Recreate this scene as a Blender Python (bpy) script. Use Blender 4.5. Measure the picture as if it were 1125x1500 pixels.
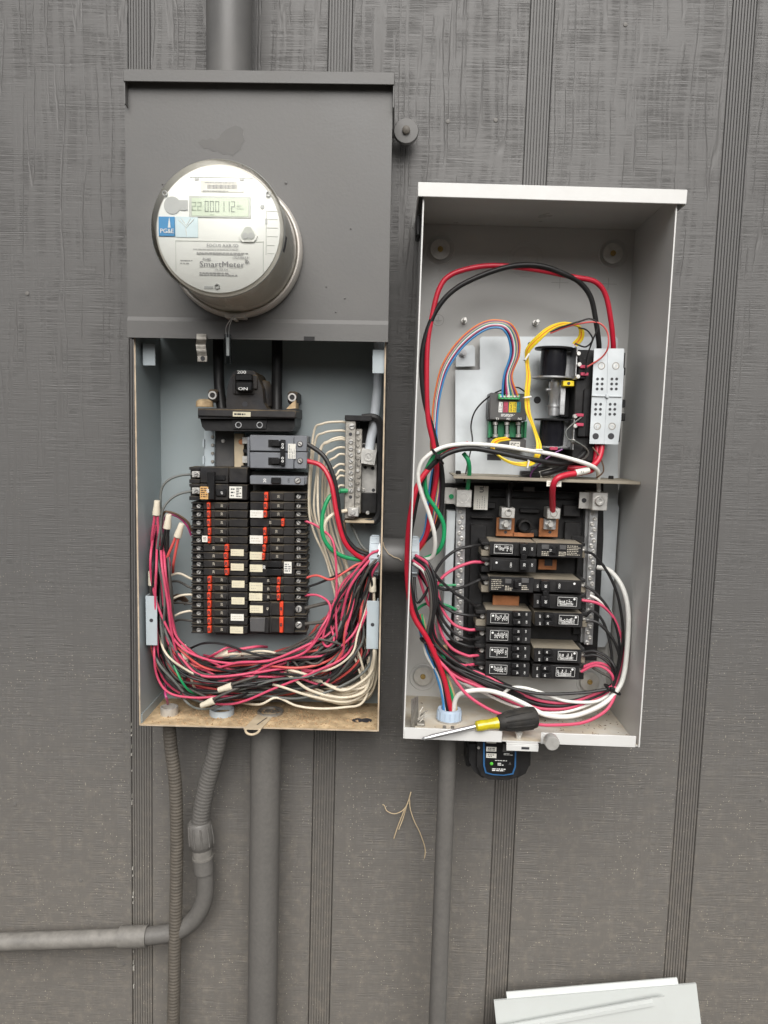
import bpy, bmesh, math, random
from mathutils import Vector, Matrix
random.seed(7)
for o in list(bpy.data.objects): bpy.data.objects.remove(o)
SC = bpy.context.scene
COL = SC.collection
rad = math.radians
# ------------------------------------------------------------------ camera
F, CX, CY, D0 = 1100.0, 562.5, 750.0, 1.2
vd = Vector((247-CX, 11620-CY, F)).normalized()
ny = CY-(F*F+(247-CX)*(580-CX))/(11620-CY)
nf = Vector((580-CX, ny-CY, F)).normalized()
xr = vd.cross(nf).normalized()
CAM = Vector((0, -D0, 0))
def c2w(c): return Vector((xr.dot(c), nf.dot(c), -vd.dot(c)))
cr, cd, cf = c2w(Vector((1,0,0))), c2w(Vector((0,1,0))), c2w(Vector((0,0,1)))
cam = bpy.data.cameras.new('camera'); camo = bpy.data.objects.new('camera', cam); COL.objects.link(camo)
m3 = Matrix((cr, -cd, -cf)).transposed()
camo.matrix_world = Matrix.Translation(CAM) @ m3.to_4x4()
cam.sensor_fit = 'VERTICAL'; cam.sensor_height = 36; cam.lens = 36*F/1500
cam.clip_start = 0.02; cam.clip_end = 500
SC.camera = camo
# ------------------------------------------------------------------ sky, sun, exposure
SUN_EL, SUN_AZ = 42, 4         # bright cloud bank in front of the wall, azimuth from -Y
w = bpy.data.worlds.new('World'); SC.world = w; w.use_nodes = True
wn, wl = w.node_tree.nodes, w.node_tree.links
bg = wn['Background']
sky = wn.new('ShaderNodeTexSky'); sky.sky_type = 'NISHITA'; sky.sun_disc = False
sky.sun_elevation = rad(SUN_EL); sky.sun_rotation = rad(180-SUN_AZ)
sky.air_density = 1.0; sky.dust_density = 4.0
hs = wn.new('ShaderNodeHueSaturation'); hs.inputs['Saturation'].default_value = 0.22
wl.new(sky.outputs[0], hs.inputs['Color']); wl.new(hs.outputs[0], bg.inputs['Color'])
bg.inputs['Strength'].default_value = 0.05
sl = bpy.data.lights.new('sun', 'SUN'); so = bpy.data.objects.new('sun', sl); COL.objects.link(so)
sl.energy = 1.5; sl.angle = rad(54); sl.color = (1.0, 0.97, 0.93)
a, e = rad(SUN_AZ), rad(SUN_EL)
sd = Vector((math.sin(a)*math.cos(e), -math.cos(a)*math.cos(e), math.sin(e)))
so.rotation_euler = sd.to_track_quat('Z', 'Y').to_euler(); so.location = (0.3, -6, 4)
SC.view_settings.view_transform = 'Standard'; SC.view_settings.look = 'None'
SC.view_settings.exposure = 1.2; SC.view_settings.gamma = 1.0
# ------------------------------------------------------------------ frames
def P(px, py, d):
    r = c2w(Vector((px-CX, py-CY, F)))
    return CAM + r*((D0-d)/r.y)
class Frame:
    def __init__(s, org, ang):
        s.o = org; s.a = rad(ang); s.u = Vector((math.cos(s.a),0,math.sin(s.a))); s.v = Vector((-math.sin(s.a),0,math.cos(s.a)))
    def l(s, px, py, d):
        p = P(px,py,d)-s.o
        return (p.dot(s.u), p.dot(s.v), d)
    def w(s, b): return s.o + s.u*b[0] + s.v*b[1] + Vector((0,-b[2],0))
W = Frame(Vector((0,0,0)), 0)
L = Frame(P(380,800,0), 0.55)
R = Frame(P(780,700,0), -0.22)
# ------------------------------------------------------------------ materials
MATS = {}
def M(name, col, rough=.5, metal=0., var=.10, vs=60, bump=0., bs=300, dust=0., dcol=(.30,.255,.19), dup=.6, ds=55, rv=.08, coat=0., spec=.5):
    m = bpy.data.materials.new(name); m.use_nodes = True; N, K = m.node_tree.nodes, m.node_tree.links
    b = N['Principled BSDF']; tc = N.new('ShaderNodeTexCoord')
    n1 = N.new('ShaderNodeTexNoise'); n1.inputs['Scale'].default_value = vs; n1.inputs['Detail'].default_value = 5
    K.new(tc.outputs['Object'], n1.inputs['Vector'])
    mx = N.new('ShaderNodeMix'); mx.data_type = 'RGBA'
    mr = N.new('ShaderNodeMapRange'); mr.inputs[1].default_value = .3; mr.inputs[2].default_value = .7
    K.new(n1.outputs['Fac'], mr.inputs[0]); K.new(mr.outputs[0], mx.inputs[0])
    mx.inputs[6].default_value = (*[c*(1-var) for c in col],1); mx.inputs[7].default_value = (*[min(1,c*(1+var)) for c in col],1)
    out = mx.outputs[2]
    r1 = N.new('ShaderNodeMapRange'); r1.inputs[3].default_value = max(.02,rough-rv); r1.inputs[4].default_value = min(1,rough+rv)
    K.new(n1.outputs['Fac'], r1.inputs[0]); rout = r1.outputs[0]
    if dust > 0:
        n2 = N.new('ShaderNodeTexNoise'); n2.inputs['Scale'].default_value = ds; n2.inputs['Detail'].default_value = 8; n2.inputs['Roughness'].default_value = .65
        K.new(tc.outputs['Object'], n2.inputs['Vector'])
        m2 = N.new('ShaderNodeMapRange'); m2.inputs[1].default_value = .35; m2.inputs[2].default_value = .75
        K.new(n2.outputs['Fac'], m2.inputs[0])
        g = N.new('ShaderNodeNewGeometry'); sx = N.new('ShaderNodeSeparateXYZ'); K.new(g.outputs['Normal'], sx.inputs[0])
        m4 = N.new('ShaderNodeMapRange'); m4.inputs[1].default_value = 0; m4.inputs[2].default_value = 1; m4.inputs[3].default_value = 1-dup; m4.inputs[4].default_value = 1
        K.new(sx.outputs['Z'], m4.inputs[0])
        q = N.new('ShaderNodeMath'); q.operation = 'MULTIPLY'; K.new(m2.outputs[0], q.inputs[0]); K.new(m4.outputs[0], q.inputs[1])
        q2 = N.new('ShaderNodeMath'); q2.operation = 'MULTIPLY'; q2.inputs[1].default_value = dust; q2.use_clamp = True; K.new(q.outputs[0], q2.inputs[0])
        md = N.new('ShaderNodeMix'); md.data_type = 'RGBA'; K.new(q2.outputs[0], md.inputs[0]); K.new(out, md.inputs[6]); md.inputs[7].default_value = (*dcol,1)
        out = md.outputs[2]
        mm = N.new('ShaderNodeMix'); K.new(q2.outputs[0], mm.inputs[0]); K.new(rout, mm.inputs[2]); mm.inputs[3].default_value = .9; rout = mm.outputs[0]
    K.new(out, b.inputs['Base Color']); K.new(rout, b.inputs['Roughness']); b.inputs['Metallic'].default_value = metal
    b.inputs['Specular IOR Level'].default_value = spec
    if coat: b.inputs['Coat Weight'].default_value = coat
    if bump > 0:
        n3 = N.new('ShaderNodeTexNoise'); n3.inputs['Scale'].default_value = bs; n3.inputs['Detail'].default_value = 4; K.new(tc.outputs['Object'], n3.inputs['Vector'])
        bp = N.new('ShaderNodeBump'); bp.inputs['Strength'].default_value = bump; bp.inputs['Distance'].default_value = .001
        K.new(n3.outputs['Fac'], bp.inputs['Height']); K.new(bp.outputs[0], b.inputs['Normal'])
    MATS[name] = m
    return m
M('panel_paint', (.100,.0985,.096), .42, var=.07, vs=7, bump=.12, bs=260, dust=.30, dcol=(.19,.18,.165), dup=.2, ds=13)
M('strip_paint', (.128,.124,.119), .5, var=.12, vs=12, bump=.2, bs=200, dust=.5, dcol=(.22,.2,.17), dup=.1, ds=60)
M('blocker_wood', (.060,.045,.034), .8, var=.3, vs=20, bump=.3)
M('conduit_paint', (.116,.111,.104), .5, var=.05, vs=25, bump=.12, bs=320, dust=.22, dcol=(.30,.28,.25), dup=.3, ds=160)
M('conduit_pale', (.155,.147,.134), .5, var=.1, vs=25, bump=.2, bs=180, dust=.4, dcol=(.4,.38,.34), dup=.3, ds=70)
M('flex_paint', (.092,.082,.069), .6, var=.12, vs=40, bump=.2, bs=200, dust=.4, dcol=(.26,.22,.17), dup=.4)
M('inner_paint', (.34,.395,.41), .38, var=.07, vs=12, bump=.08, bs=200, dust=.22, dcol=(.30,.29,.25), dup=.3, ds=24)
M('tab_paint', (.42,.48,.51), .4, var=.06, vs=30, dust=.2, dup=.3)
M('worn_edge', (.50,.42,.31), .6, var=.35, vs=60, dust=.5, dcol=(.28,.15,.07), dup=.1, ds=30)
M('edge_steel', (.62,.6,.56), .5, var=.15, vs=60)
M('tan_dust', (.56,.42,.25), .95, var=.30, vs=70, bump=.9, bs=260, dust=.75, dcol=(.27,.18,.10), dup=.1, ds=38)
M('box_paint', (.53,.53,.515), .30, var=.04, vs=10, bump=.05, bs=240, dust=.14, dcol=(.40,.38,.33), dup=.3, ds=20)
M('box_rim', (.62,.62,.605), .34, var=.03, vs=20, bump=.05, dust=.15, dcol=(.4,.37,.3), dup=.3)
M('box_floor', (.52,.50,.45), .7, var=.08, vs=30, bump=.3, bs=260, dust=.85, dcol=(.47,.37,.235), dup=.1, ds=20)
M('galv', (.60,.64,.66), .42, .35, var=.10, vs=26, bump=.06, bs=120, dust=.1)
M('zinc', (.60,.61,.62), .34, .85, var=.18, vs=90, bump=.15, bs=400, dust=.15, dup=.3)
M('screw_steel', (.74,.73,.70), .34, .75, var=.25, vs=300, dust=.15, dup=.3)
M('dull_metal', (.36,.345,.315), .5, .7, var=.3, vs=140, bump=.3, bs=500, dust=.35, dcol=(.25,.21,.15), dup=.3)
M('alu', (.62,.61,.58), .4, .6, var=.12, vs=90, bump=.15)
M('brass', (.50,.36,.14), .4, .8, var=.2, vs=200, dust=.2)
M('copper', (.58,.25,.12), .33, .85, var=.15, vs=60, bump=.08)
M('black', (.017,.017,.018), .42, var=.25, vs=90, bump=.1, bs=300, dust=.18, dcol=(.16,.14,.115), dup=.7, ds=60, spec=.28)
M('black_clean', (.013,.013,.014), .35, var=.2, vs=90, dust=.06, dcol=(.16,.14,.115), dup=.6, spec=.28)
M('black_dusty', (.019,.019,.021), .42, var=.25, vs=70, bump=.2, bs=300, dust=.7, dcol=(.21,.165,.10), dup=.88, ds=45, spec=.28)
M('black_main', (.030,.030,.033), .45, var=.2, vs=50, bump=.15, bs=260, dust=1.3, dcol=(.28,.20,.105), dup=.94, ds=30, spec=.28)
M('grey_plastic', (.175,.185,.205), .45, var=.08, vs=40, bump=.08, dust=.3, dcol=(.26,.24,.2), dup=.7)
M('taupe', (.265,.235,.185), .6, var=.1, vs=40, bump=.15, dust=.4, dcol=(.32,.27,.19), dup=.5)
M('red_handle', (.70,.055,.018), .45, var=.15, vs=120, dust=.2, dcol=(.25,.12,.06), dup=.4)
M('paper', (.74,.73,.67), .7, var=.05, vs=80, dust=.3, dcol=(.5,.46,.36), dup=.1)
M('paper_cream', (.68,.63,.47), .7, var=.06, vs=80, dust=.3, dcol=(.45,.38,.24), dup=.1)
M('paper_orange', (.62,.36,.13), .7, var=.08, vs=80, dust=.2)
M('ink_dark', (.035,.035,.04), .6, var=.1)
M('ink_grey', (.20,.20,.21), .6, var=.1)
M('ink_faint', (.36,.36,.36), .6, var=.1)
M('ink_white', (.78,.78,.76), .6, var=.05)
M('ink_gold', (.50,.46,.38), .6, var=.05)
M('lcd', (.58,.66,.52), .25, var=.03, coat=.3)
M('lcd_ghost',(.40,.47,.37),.4); M('lcd_ink',(.25,.29,.24),.4)
M('lcd_frame', (.50,.52,.48), .4, var=.04)
M('meter_white', (.80,.81,.775), .45, var=.03, vs=20)
M('meter_drum', (.80,.775,.70), .5, var=.06, vs=20, dust=.2, dcol=(.5,.44,.34), dup=.2)
M('meter_grey', (.42,.43,.42), .45, var=.05)
M('ring_metal', (.70,.67,.62), .42, .35, var=.14, vs=40, bump=.25, bs=200, dust=.55, dcol=(.28,.20,.14), dup=.15, ds=40)
M('sticker_blue', (.045,.26,.53), .4, var=.05)
M('sticker_pale', (.60,.72,.76), .35, var=.05)
M('pvc_grey', (.46,.52,.56), .45, var=.06, vs=50, bump=.05, dust=.15)
M('bush_blue', (.40,.50,.62), .45, var=.06, vs=50, dust=.25)
M('white_cable', (.58,.62,.66), .5, var=.07, vs=30, dust=.25)
M('nut_cream', (.68,.62,.50), .5, var=.08, vs=60, dust=.35, dcol=(.4,.33,.22), dup=.4)
M('pcb', (.015,.16,.065), .4, var=.2, vs=200)
M('term_green', (.10,.50,.19), .4, var=.1)
M('smoke_plastic', (.085,.085,.087), .4, var=.08, vs=50, dust=.2, spec=.28)
M('yellow', (.80,.60,.02), .4, var=.05)
M('pink_conn', (.45,.05,.10), .4, var=.1)
M('coil', (.011,.011,.014), .22, var=.2, vs=40, bump=.25, bs=60, spec=.28)
M('blue_trim', (.03,.12,.28), .4, var=.1)
M('led_green', (.12,.62,.06), .3, var=.05)
M('tape_tan', (.52,.43,.30), .7, var=.12, vs=60, dust=.3)
M('cover_paint', (.53,.555,.54), .4, var=.03, vs=8, bump=.04, dust=.1, dcol=(.45,.43,.38), dup=.1)
M('handle_black', (.020,.020,.020), .55, var=.2, vs=120, bump=.3, bs=500, dust=.12, dup=.6, spec=.28)
M('straw', (.58,.46,.30), .8, var=.1)
M('ground_earth', (.07,.06,.048), .95, var=.35, vs=9, bump=1., bs=60)
M('eave_paint', (.30,.295,.285), .6, var=.06, vs=6)
M('crumb', (.33,.22,.12), .95, var=.4, vs=300)
M('w_red', (.50,.012,.035), .36, var=.08, vs=30, dust=.1, dcol=(.4,.2,.18))
M('w_pink', (.58,.055,.13), .5, var=.12, vs=30, dust=.25, dcol=(.42,.22,.2), dup=.3)
M('w_coral', (.60,.075,.07), .5, var=.12, vs=30, dust=.25, dcol=(.42,.25,.2), dup=.3)
M('w_black', (.016,.016,.017), .36, var=.2, vs=40, dust=.12, dcol=(.15,.13,.11), dup=.5, spec=.28)
M('w_dusty', (.055,.053,.05), .5, var=.25, vs=40, dust=.6, dcol=(.20,.17,.135), dup=.5, spec=.28)
M('w_grey', (.105,.115,.11), .5, var=.15, vs=40, dust=.4, dcol=(.25,.22,.17), dup=.5)
M('w_cream', (.68,.61,.48), .45, var=.1, vs=30, dust=.45, dcol=(.42,.33,.23), dup=.3)
M('w_white', (.72,.72,.68), .38, var=.05, vs=30, dust=.12, dup=.3)
M('w_green', (.008,.28,.10), .38, var=.1, vs=30, dust=.1)
M('w_blue', (.05,.22,.48), .4, var=.06)
M('w_yellow', (.78,.58,.03), .4, var=.08)
M('w_orange', (.72,.20,.03), .4, var=.06)
M('w_purple', (.17,.04,.18), .4, var=.1)
M('w_magenta', (.42,.05,.17), .4, var=.1)
M('w_teal', (.03,.22,.24), .4, var=.1)
M('w_tan', (.52,.40,.22), .4, var=.1)
M('w_brown', (.10,.055,.03), .5, var=.2, dust=.3)

def clear_mat(name, tint, rough, ior=1.45):
    m = bpy.data.materials.new(name); m.use_nodes = True; N, K = m.node_tree.nodes, m.node_tree.links
    N.remove(N['Principled BSDF']); o = N['Material Output']
    t = N.new('ShaderNodeBsdfTransparent'); t.inputs[0].default_value = (*tint,1)
    g = N.new('ShaderNodeBsdfGlossy'); g.inputs['Roughness'].default_value = rough
    fr = N.new('ShaderNodeFresnel'); fr.inputs[0].default_value = ior
    mx = N.new('ShaderNodeMixShader'); K.new(fr.outputs[0], mx.inputs[0]); K.new(t.outputs[0], mx.inputs[1]); K.new(g.outputs[0], mx.inputs[2])
    K.new(mx.outputs[0], o.inputs['Surface']); MATS[name] = m
clear_mat('meter_glass', (.995,.995,.985), .08, 1.30)
clear_mat('clear_tube', (.80,.83,.85), .12)

def siding_mat():
    m = bpy.data.materials.new('siding'); m.use_nodes = True; N, K = m.node_tree.nodes, m.node_tree.links
    b = N['Principled BSDF']; ge_ = N.new('ShaderNodeNewGeometry')
    def node(t, **kw):
        n = N.new(t)
        for k, v in kw.items(): setattr(n, k, v)
        return n
    def mapping(s, src=None):
        n = node('ShaderNodeMapping'); n.inputs['Scale'].default_value = s; K.new(src or ge_.outputs['Position'], n.inputs['Vector']); return n.outputs[0]
    def noise(vec, sc, det=2, rgh=.5, dist=0):
        n = node('ShaderNodeTexNoise'); n.inputs['Scale'].default_value = sc; n.inputs['Detail'].default_value = det; n.inputs['Roughness'].default_value = rgh; n.inputs['Distortion'].default_value = dist
        K.new(vec, n.inputs['Vector']); return n.outputs['Fac']
    def mth(op, a, b_, cl=False):
        n = node('ShaderNodeMath', operation=op); n.use_clamp = cl
        for i, x in enumerate((a, b_)):
            if hasattr(x, 'links'): K.new(x, n.inputs[i])
            else: n.inputs[i].default_value = x
        return n.outputs[0]
    def rng(x, a, b_, c=0, d=1, st='SMOOTHSTEP'):
        n = node('ShaderNodeMapRange', interpolation_type=st); K.new(x, n.inputs[0])
        for i, v in zip((1,2,3,4), (a,b_,c,d)): n.inputs[i].default_value = v
        return n.outputs[0]
    def contour(x, lv, wd):   # 0 on the contour line, 1 away from it
        return rng(mth('ABSOLUTE', mth('SUBTRACT', x, lv), 0), 0, wd)
    sz = node('ShaderNodeSeparateXYZ'); K.new(ge_.outputs['Position'], sz.inputs[0])
    X, Z = sz.outputs['X'], sz.outputs['Z']
    warp = mth('ADD', mth('MULTIPLY', mth('SUBTRACT', noise(mapping((1,1,.5)), 7, 2), .5), .030), mth('MULTIPLY', mth('SUBTRACT', noise(mapping((1,1,.8)), 60, 2), .5), .0035))
    xw = mth('ADD', X, warp)
    def comb(a_, c_):
        n = node('ShaderNodeCombineXYZ')
        for i, q in ((0,a_),(2,c_)): K.new(q, n.inputs[i])
        return n.outputs[0]
    nv = noise(comb(mth('MULTIPLY', xw, 44.0), mth('MULTIPLY', Z, 1.6)), 1.0, 1.0, .5)
    nv2 = noise(comb(mth('MULTIPLY', xw, 120.0), mth('MULTIPLY', Z, 4.0)), 1.0, 1.0, .5)
    nh = noise(comb(mth('MULTIPLY', X, 5.0), mth('MULTIPLY', Z, 330.0)), 1.0, 1.0, .5)
    nh2 = noise(comb(mth('MULTIPLY', X, 14.0), mth('MULTIPLY', Z, 620.0)), 1.0, 1.0, .5)
    big = noise(mapping((1,1,.45)), 4.5, 3)
    brk = noise(mapping((1.6,1,.5)), 22, 3)
    zup = rng(Z, -.30, .38)
    pv = mth('MULTIPLY', mth('MULTIPLY', rng(brk, .38, .56), rng(big, .30, .52, .35, 1)), mth('ADD', mth('MULTIPLY', zup, .86), .14))
    v1 = contour(nv, .5, .024); v1b = contour(nv2, .5, .10)
    vv = mth('MINIMUM', v1, mth('ADD', v1b, .80))
    vl = mth('SUBTRACT', 1.0, mth('MULTIPLY', mth('SUBTRACT', 1.0, vv), pv))
    ridge = rng(nv2, .36, .62)                         # the saw marks break over the grain ridges
    h1 = contour(nh, .5, .085); h2 = contour(nh2, .5, .12)
    hmask = mth('MULTIPLY', rng(noise(mapping((.7,1,1.6)), 16, 3), .36, .62, .25, 1), mth('ADD', mth('MULTIPLY', ridge, .7), .3))
    hh = mth('MULTIPLY', mth('SUBTRACT', 1.0, mth('MINIMUM', h1, mth('ADD', h2, .4))), hmask)
    hl = mth('SUBTRACT', 1.0, mth('MULTIPLY', hh, .75))
    H = mth('MINIMUM', vl, hl)
    fine = noise(ge_.outputs['Position'], 900, 2)
    Hf = mth('ADD', H, mth('MULTIPLY', fine, .10))
    bp = node('ShaderNodeBump'); bp.inputs['Strength'].default_value = .6; bp.inputs['Distance'].default_value = .0013
    K.new(Hf, bp.inputs['Height']); K.new(bp.outputs[0], b.inputs['Normal'])
    tone = node('ShaderNodeMix', data_type='RGBA'); K.new(noise(ge_.outputs['Position'], 3.2, 5), tone.inputs[0])
    tone.inputs[6].default_value = (.097,.0945,.092,1); tone.inputs[7].default_value = (.116,.113,.1095,1)
    crack = node('ShaderNodeMix', data_type='RGBA'); K.new(rng(vl, .0, .6, .30, 0), crack.inputs[0]); K.new(tone.outputs[2], crack.inputs[6]); crack.inputs[7].default_value = (.05,.047,.044,1)
    # pale dust caught in the lower boards, and single specks
    low = rng(sz.outputs['Z'], -.15, -.95)
    dn = rng(noise(ge_.outputs['Position'], 55, 8, .7), .45, .75)
    dm = mth('MULTIPLY', mth('ADD', mth('MULTIPLY', dn, .34), .22), low)
    dmx = node('ShaderNodeMix', data_type='RGBA'); K.new(dm, dmx.inputs[0]); K.new(crack.outputs[2], dmx.inputs[6]); dmx.inputs[7].default_value = (.30,.265,.215,1)
    vo = node('ShaderNodeTexVoronoi'); vo.inputs['Scale'].default_value = 215; K.new(ge_.outputs['Position'], vo.inputs['Vector'])
    vr = node('ShaderNodeSeparateColor'); K.new(vo.outputs['Color'], vr.inputs[0])
    sp = mth('MULTIPLY', rng(vo.outputs['Distance'], .19, .10), rng(vr.outputs[0], .45, .5))
    spm = mth('MULTIPLY', mth('MULTIPLY', sp, rng(noise(ge_.outputs['Position'], 14, 4), .36, .62)), rng(sz.outputs['Z'], .1, -.75, .05, 1), True)
    smx = node('ShaderNodeMix', data_type='RGBA'); K.new(spm, smx.inputs[0]); K.new(dmx.outputs[2], smx.inputs[6]); smx.inputs[7].default_value = (.52,.47,.38,1)
    K.new(smx.outputs[2], b.inputs['Base Color'])
    b.inputs['Roughness'].default_value = .48; b.inputs['Specular IOR Level'].default_value = .45
    MATS['siding'] = m
siding_mat()
fm_ = MATS['siding'].copy(); fm_.name = 'flute_paint'; MATS['flute_paint'] = fm_      # same paint and dust, no saw marks
for l_ in list(fm_.node_tree.links):
    if l_.to_socket.name == 'Normal' and l_.to_node.type == 'BSDF_PRINCIPLED': fm_.node_tree.links.remove(l_)

# ------------------------------------------------------------------ mesh builder: coordinates (u right, v up, d out of the wall)
class MB:
    def __init__(s): s.v = []; s.f = []; s.m = []
    def add(s, vs, fs, m=0):
        o = len(s.v); s.v += vs; s.f += [tuple(i+o for i in f) for f in fs]; s.m += ([m]*len(fs) if isinstance(m, int) else m); return s
    def box(s, u0, u1, v0, v1, d0, d1, b=0., m=0, fm=None):
        if u0 > u1: u0, u1 = u1, u0
        if v0 > v1: v0, v1 = v1, v0
        if d0 > d1: d0, d1 = d1, d0
        b = min(b, (u1-u0)*.45, (v1-v0)*.45, (d1-d0)*.45)
        if b <= 0:
            vs = [(u,v,d) for d in (d0,d1) for v in (v0,v1) for u in (u0,u1)]
            fs = [(0,2,3,1),(4,5,7,6),(0,1,5,4),(2,6,7,3),(0,4,6,2),(1,3,7,5)]
            keys = ['d-','d+','v-','v+','u-','u+']
            return s.add(vs, fs, [ (fm or {}).get(k, m) for k in keys])
        lo, hi = (u0,v0,d0), (u1,v1,d1); vs = []; idx = {}
        for c in [(i,j,k) for i in (0,1) for j in (0,1) for k in (0,1)]:
            for ax in range(3):
                p = []
                for t in range(3):
                    base = hi[t] if c[t] else lo[t]
                    p.append(base if t == ax else base + (-b if c[t] else b))
                idx[c,ax] = len(vs); vs.append(tuple(p))
        fs = []
        for ax in range(3):
            o1, o2 = (ax+1)%3, (ax+2)%3
            for sd_ in (0,1):
                q = []
                for (x,y) in ((0,0),(1,0),(1,1),(0,1)):
                    c = [0,0,0]; c[ax]=sd_; c[o1]=x; c[o2]=y; q.append(idx[tuple(c),ax])
                fs.append(tuple(q) if sd_ else tuple(q[::-1]))
            for x in (0,1):
                for y in (0,1):
                    c0=[0,0,0]; c0[o1]=x; c0[o2]=y; c1=list(c0); c1[ax]=1
                    c0,c1=tuple(c0),tuple(c1); fs.append((idx[c0,o1],idx[c1,o1],idx[c1,o2],idx[c0,o2]))
        for c in [(i,j,k) for i in (0,1) for j in (0,1) for k in (0,1)]: fs.append((idx[c,0],idx[c,1],idx[c,2]))
        return s.add(vs, fs, m)
    def pbox(s, fr, x0, y0, x1, y1, df, db, b=0., m=0, fm=None):
        a_, c_ = fr.l(x0,y0,df), fr.l(x1,y1,df)
        return s.box(a_[0], c_[0], c_[1], a_[1], db, df, b, m, fm)
    def lathe(s, c, prof, n=24, axis='d', m=0, a0=0., a1=None):
        vs = []; full = a1 is None; k = n if full else n+1
        for (r,h) in prof:
            for i in range(k):
                t = a0 + (2*math.pi if full else a1-a0)*i/n; x, y = r*math.cos(t), r*math.sin(t)
                vs.append({'d':(c[0]+x,c[1]+y,c[2]+h),'v':(c[0]+x,c[1]+h,c[2]+y),'u':(c[0]+h,c[1]+x,c[2]+y)}[axis])
        fs = []
        for j in range(len(prof)-1):
            for i in range(n if full else n):
                i2 = (i+1)%k if full else i+1
                fs.append((j*k+i, j*k+i2, (j+1)*k+i2, (j+1)*k+i))
        return s.add(vs, fs, m)
    def disc(s, c, r, d0, d1, n=20, b=0., m=0, axis='d'):
        pr = [(1e-5,d0),(r,d0)] + ([(r,d1-b),(r-b,d1)] if b else [(r,d1)]) + [(1e-5,d1)]
        cc = (c[0],c[1],0) if axis=='d' else (c if len(c)==3 else (c[0],c[1],0))
        return s.lathe(cc, pr, n, axis, m)
    def prism(s, poly, d0, d1, m=0):
        n = len(poly); vs = [(u,v,d0) for u,v in poly]+[(u,v,d1) for u,v in poly]
        fs = [tuple(range(n))[::-1], tuple(range(n,2*n))] + [(i,(i+1)%n,n+(i+1)%n,n+i) for i in range(n)]
        return s.add(vs, fs, m)
    def quad(s, a, b, c, d, m=0): return s.add([a,b,c,d],[(0,1,2,3)],m)
    def tube(s, pts, r, n=8, m=0, cap=True):
        pts = [Vector(p) for p in pts]; rs = r if isinstance(r,(list,tuple)) else [r]*len(pts)
        T = [(pts[min(i+1,len(pts)-1)]-pts[max(i-1,0)]).normalized() for i in range(len(pts))]
        up = Vector((0,0,1)) if abs(T[0].z) < .9 else Vector((1,0,0))
        nrm = T[0].cross(up).normalized(); vs = []
        for p, t, q in zip(pts, T, rs):
            nrm = (nrm - t*nrm.dot(t)).normalized(); bn = t.cross(nrm)
            for i in range(n):
                an = 2*math.pi*i/n; vs.append(tuple(p + nrm*(q*math.cos(an)) + bn*(q*math.sin(an))))
        fs = [(j*n+i, j*n+(i+1)%n, (j+1)*n+(i+1)%n, (j+1)*n+i) for j in range(len(pts)-1) for i in range(n)]
        if cap: fs += [tuple(range(n))[::-1], tuple(range((len(pts)-1)*n, len(pts)*n))]
        return s.add(vs, fs, m)
def mesh(name, mb, mats, base=(0,0,0), smooth=True):
    me = bpy.data.meshes.new(name)
    me.from_pydata([(u-base[0], -(d-base[2]), v-base[1]) for u,v,d in mb.v], [], mb.f)
    for x in (mats if isinstance(mats,(list,tuple)) else [mats]): me.materials.append(MATS[x])
    me.polygons.foreach_set('material_index', mb.m)
    bm = bmesh.new(); bm.from_mesh(me); bmesh.ops.recalc_face_normals(bm, faces=bm.faces); bm.to_mesh(me); bm.free()
    if smooth:
        me.polygons.foreach_set('use_smooth', [True]*len(me.polygons)); me.set_sharp_from_angle(angle=rad(38))
    me.update(); return me
INFO = {}
def thing(name, label, cat, fr, base, group=None):
    o = bpy.data.objects.new(name, None); COL.objects.link(o); o.empty_display_size = .02
    o.location = fr.w(base); o.rotation_euler = (0,-fr.a,0)
    o['label'] = label; o['category'] = cat
    if group: o['group'] = group
    INFO[o] = (fr, base); return o
def part(name, mb, mats, parent, smooth=True, label=None, kind=None):
    fr, base = INFO[parent]
    o = bpy.data.objects.new(name, mesh(name, mb, mats, base, smooth)); COL.objects.link(o); o.parent = parent
    INFO[o] = (fr, base)
    if label: o['label'] = label
    if kind: o['kind'] = kind
    return o
def single(name, mb, mats, fr, label, cat, group=None, base=None, smooth=True):
    base = base or mb.v[0]
    o = bpy.data.objects.new(name, mesh(name, mb, mats, base, smooth)); COL.objects.link(o)
    o.location = fr.w(base); o.rotation_euler = (0,-fr.a,0)
    o['label'] = label; o['category'] = cat
    if group: o['group'] = group
    INFO[o] = (fr, base); return o
def struct(name, mb, mats, fr=W):
    o = bpy.data.objects.new(name, mesh(name, mb, mats)); COL.objects.link(o); o['kind'] = 'structure'; INFO[o]=(fr,(0,0,0)); return o
_tc = {}
def textdata(s):
    if s not in _tc:
        cu = bpy.data.curves.new('t','FONT'); cu.body = s; cu.align_x = 'CENTER'; cu.align_y = 'CENTER'; cu.resolution_u = 2; cu.size = 1
        ob = bpy.data.objects.new('t', cu); COL.objects.link(ob)
        dg = bpy.context.evaluated_depsgraph_get(); me = bpy.data.meshes.new_from_object(ob.evaluated_get(dg))
        _tc[s] = ([(v.co.x, v.co.y) for v in me.vertices], [tuple(p.vertices) for p in me.polygons])
        bpy.data.objects.remove(ob); bpy.data.curves.remove(cu); bpy.data.meshes.remove(me)
    return _tc[s]
def ptext(mb, fr, s, px, py, d, h, rot=0, sx=1., bold=0.):
    """letters h pixels of cap height, centred on pixel px,py at depth d"""
    vs, fs = textdata(s); c = fr.l(px,py,d); k = h*(D0-d)/F/.70; ca, sa = math.cos(rad(rot)), math.sin(rad(rot))
    offs = [(0,0)] if not bold else [(-bold,0),(bold,0)]
    for q, (ox, oy) in enumerate(offs):
        mb.add([(c[0]+k*((x+ox)*sx*ca-(y+oy)*sa), c[1]+k*((x+ox)*sx*sa+(y+oy)*ca), d+q*.00005) for x,y in vs], fs)
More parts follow.
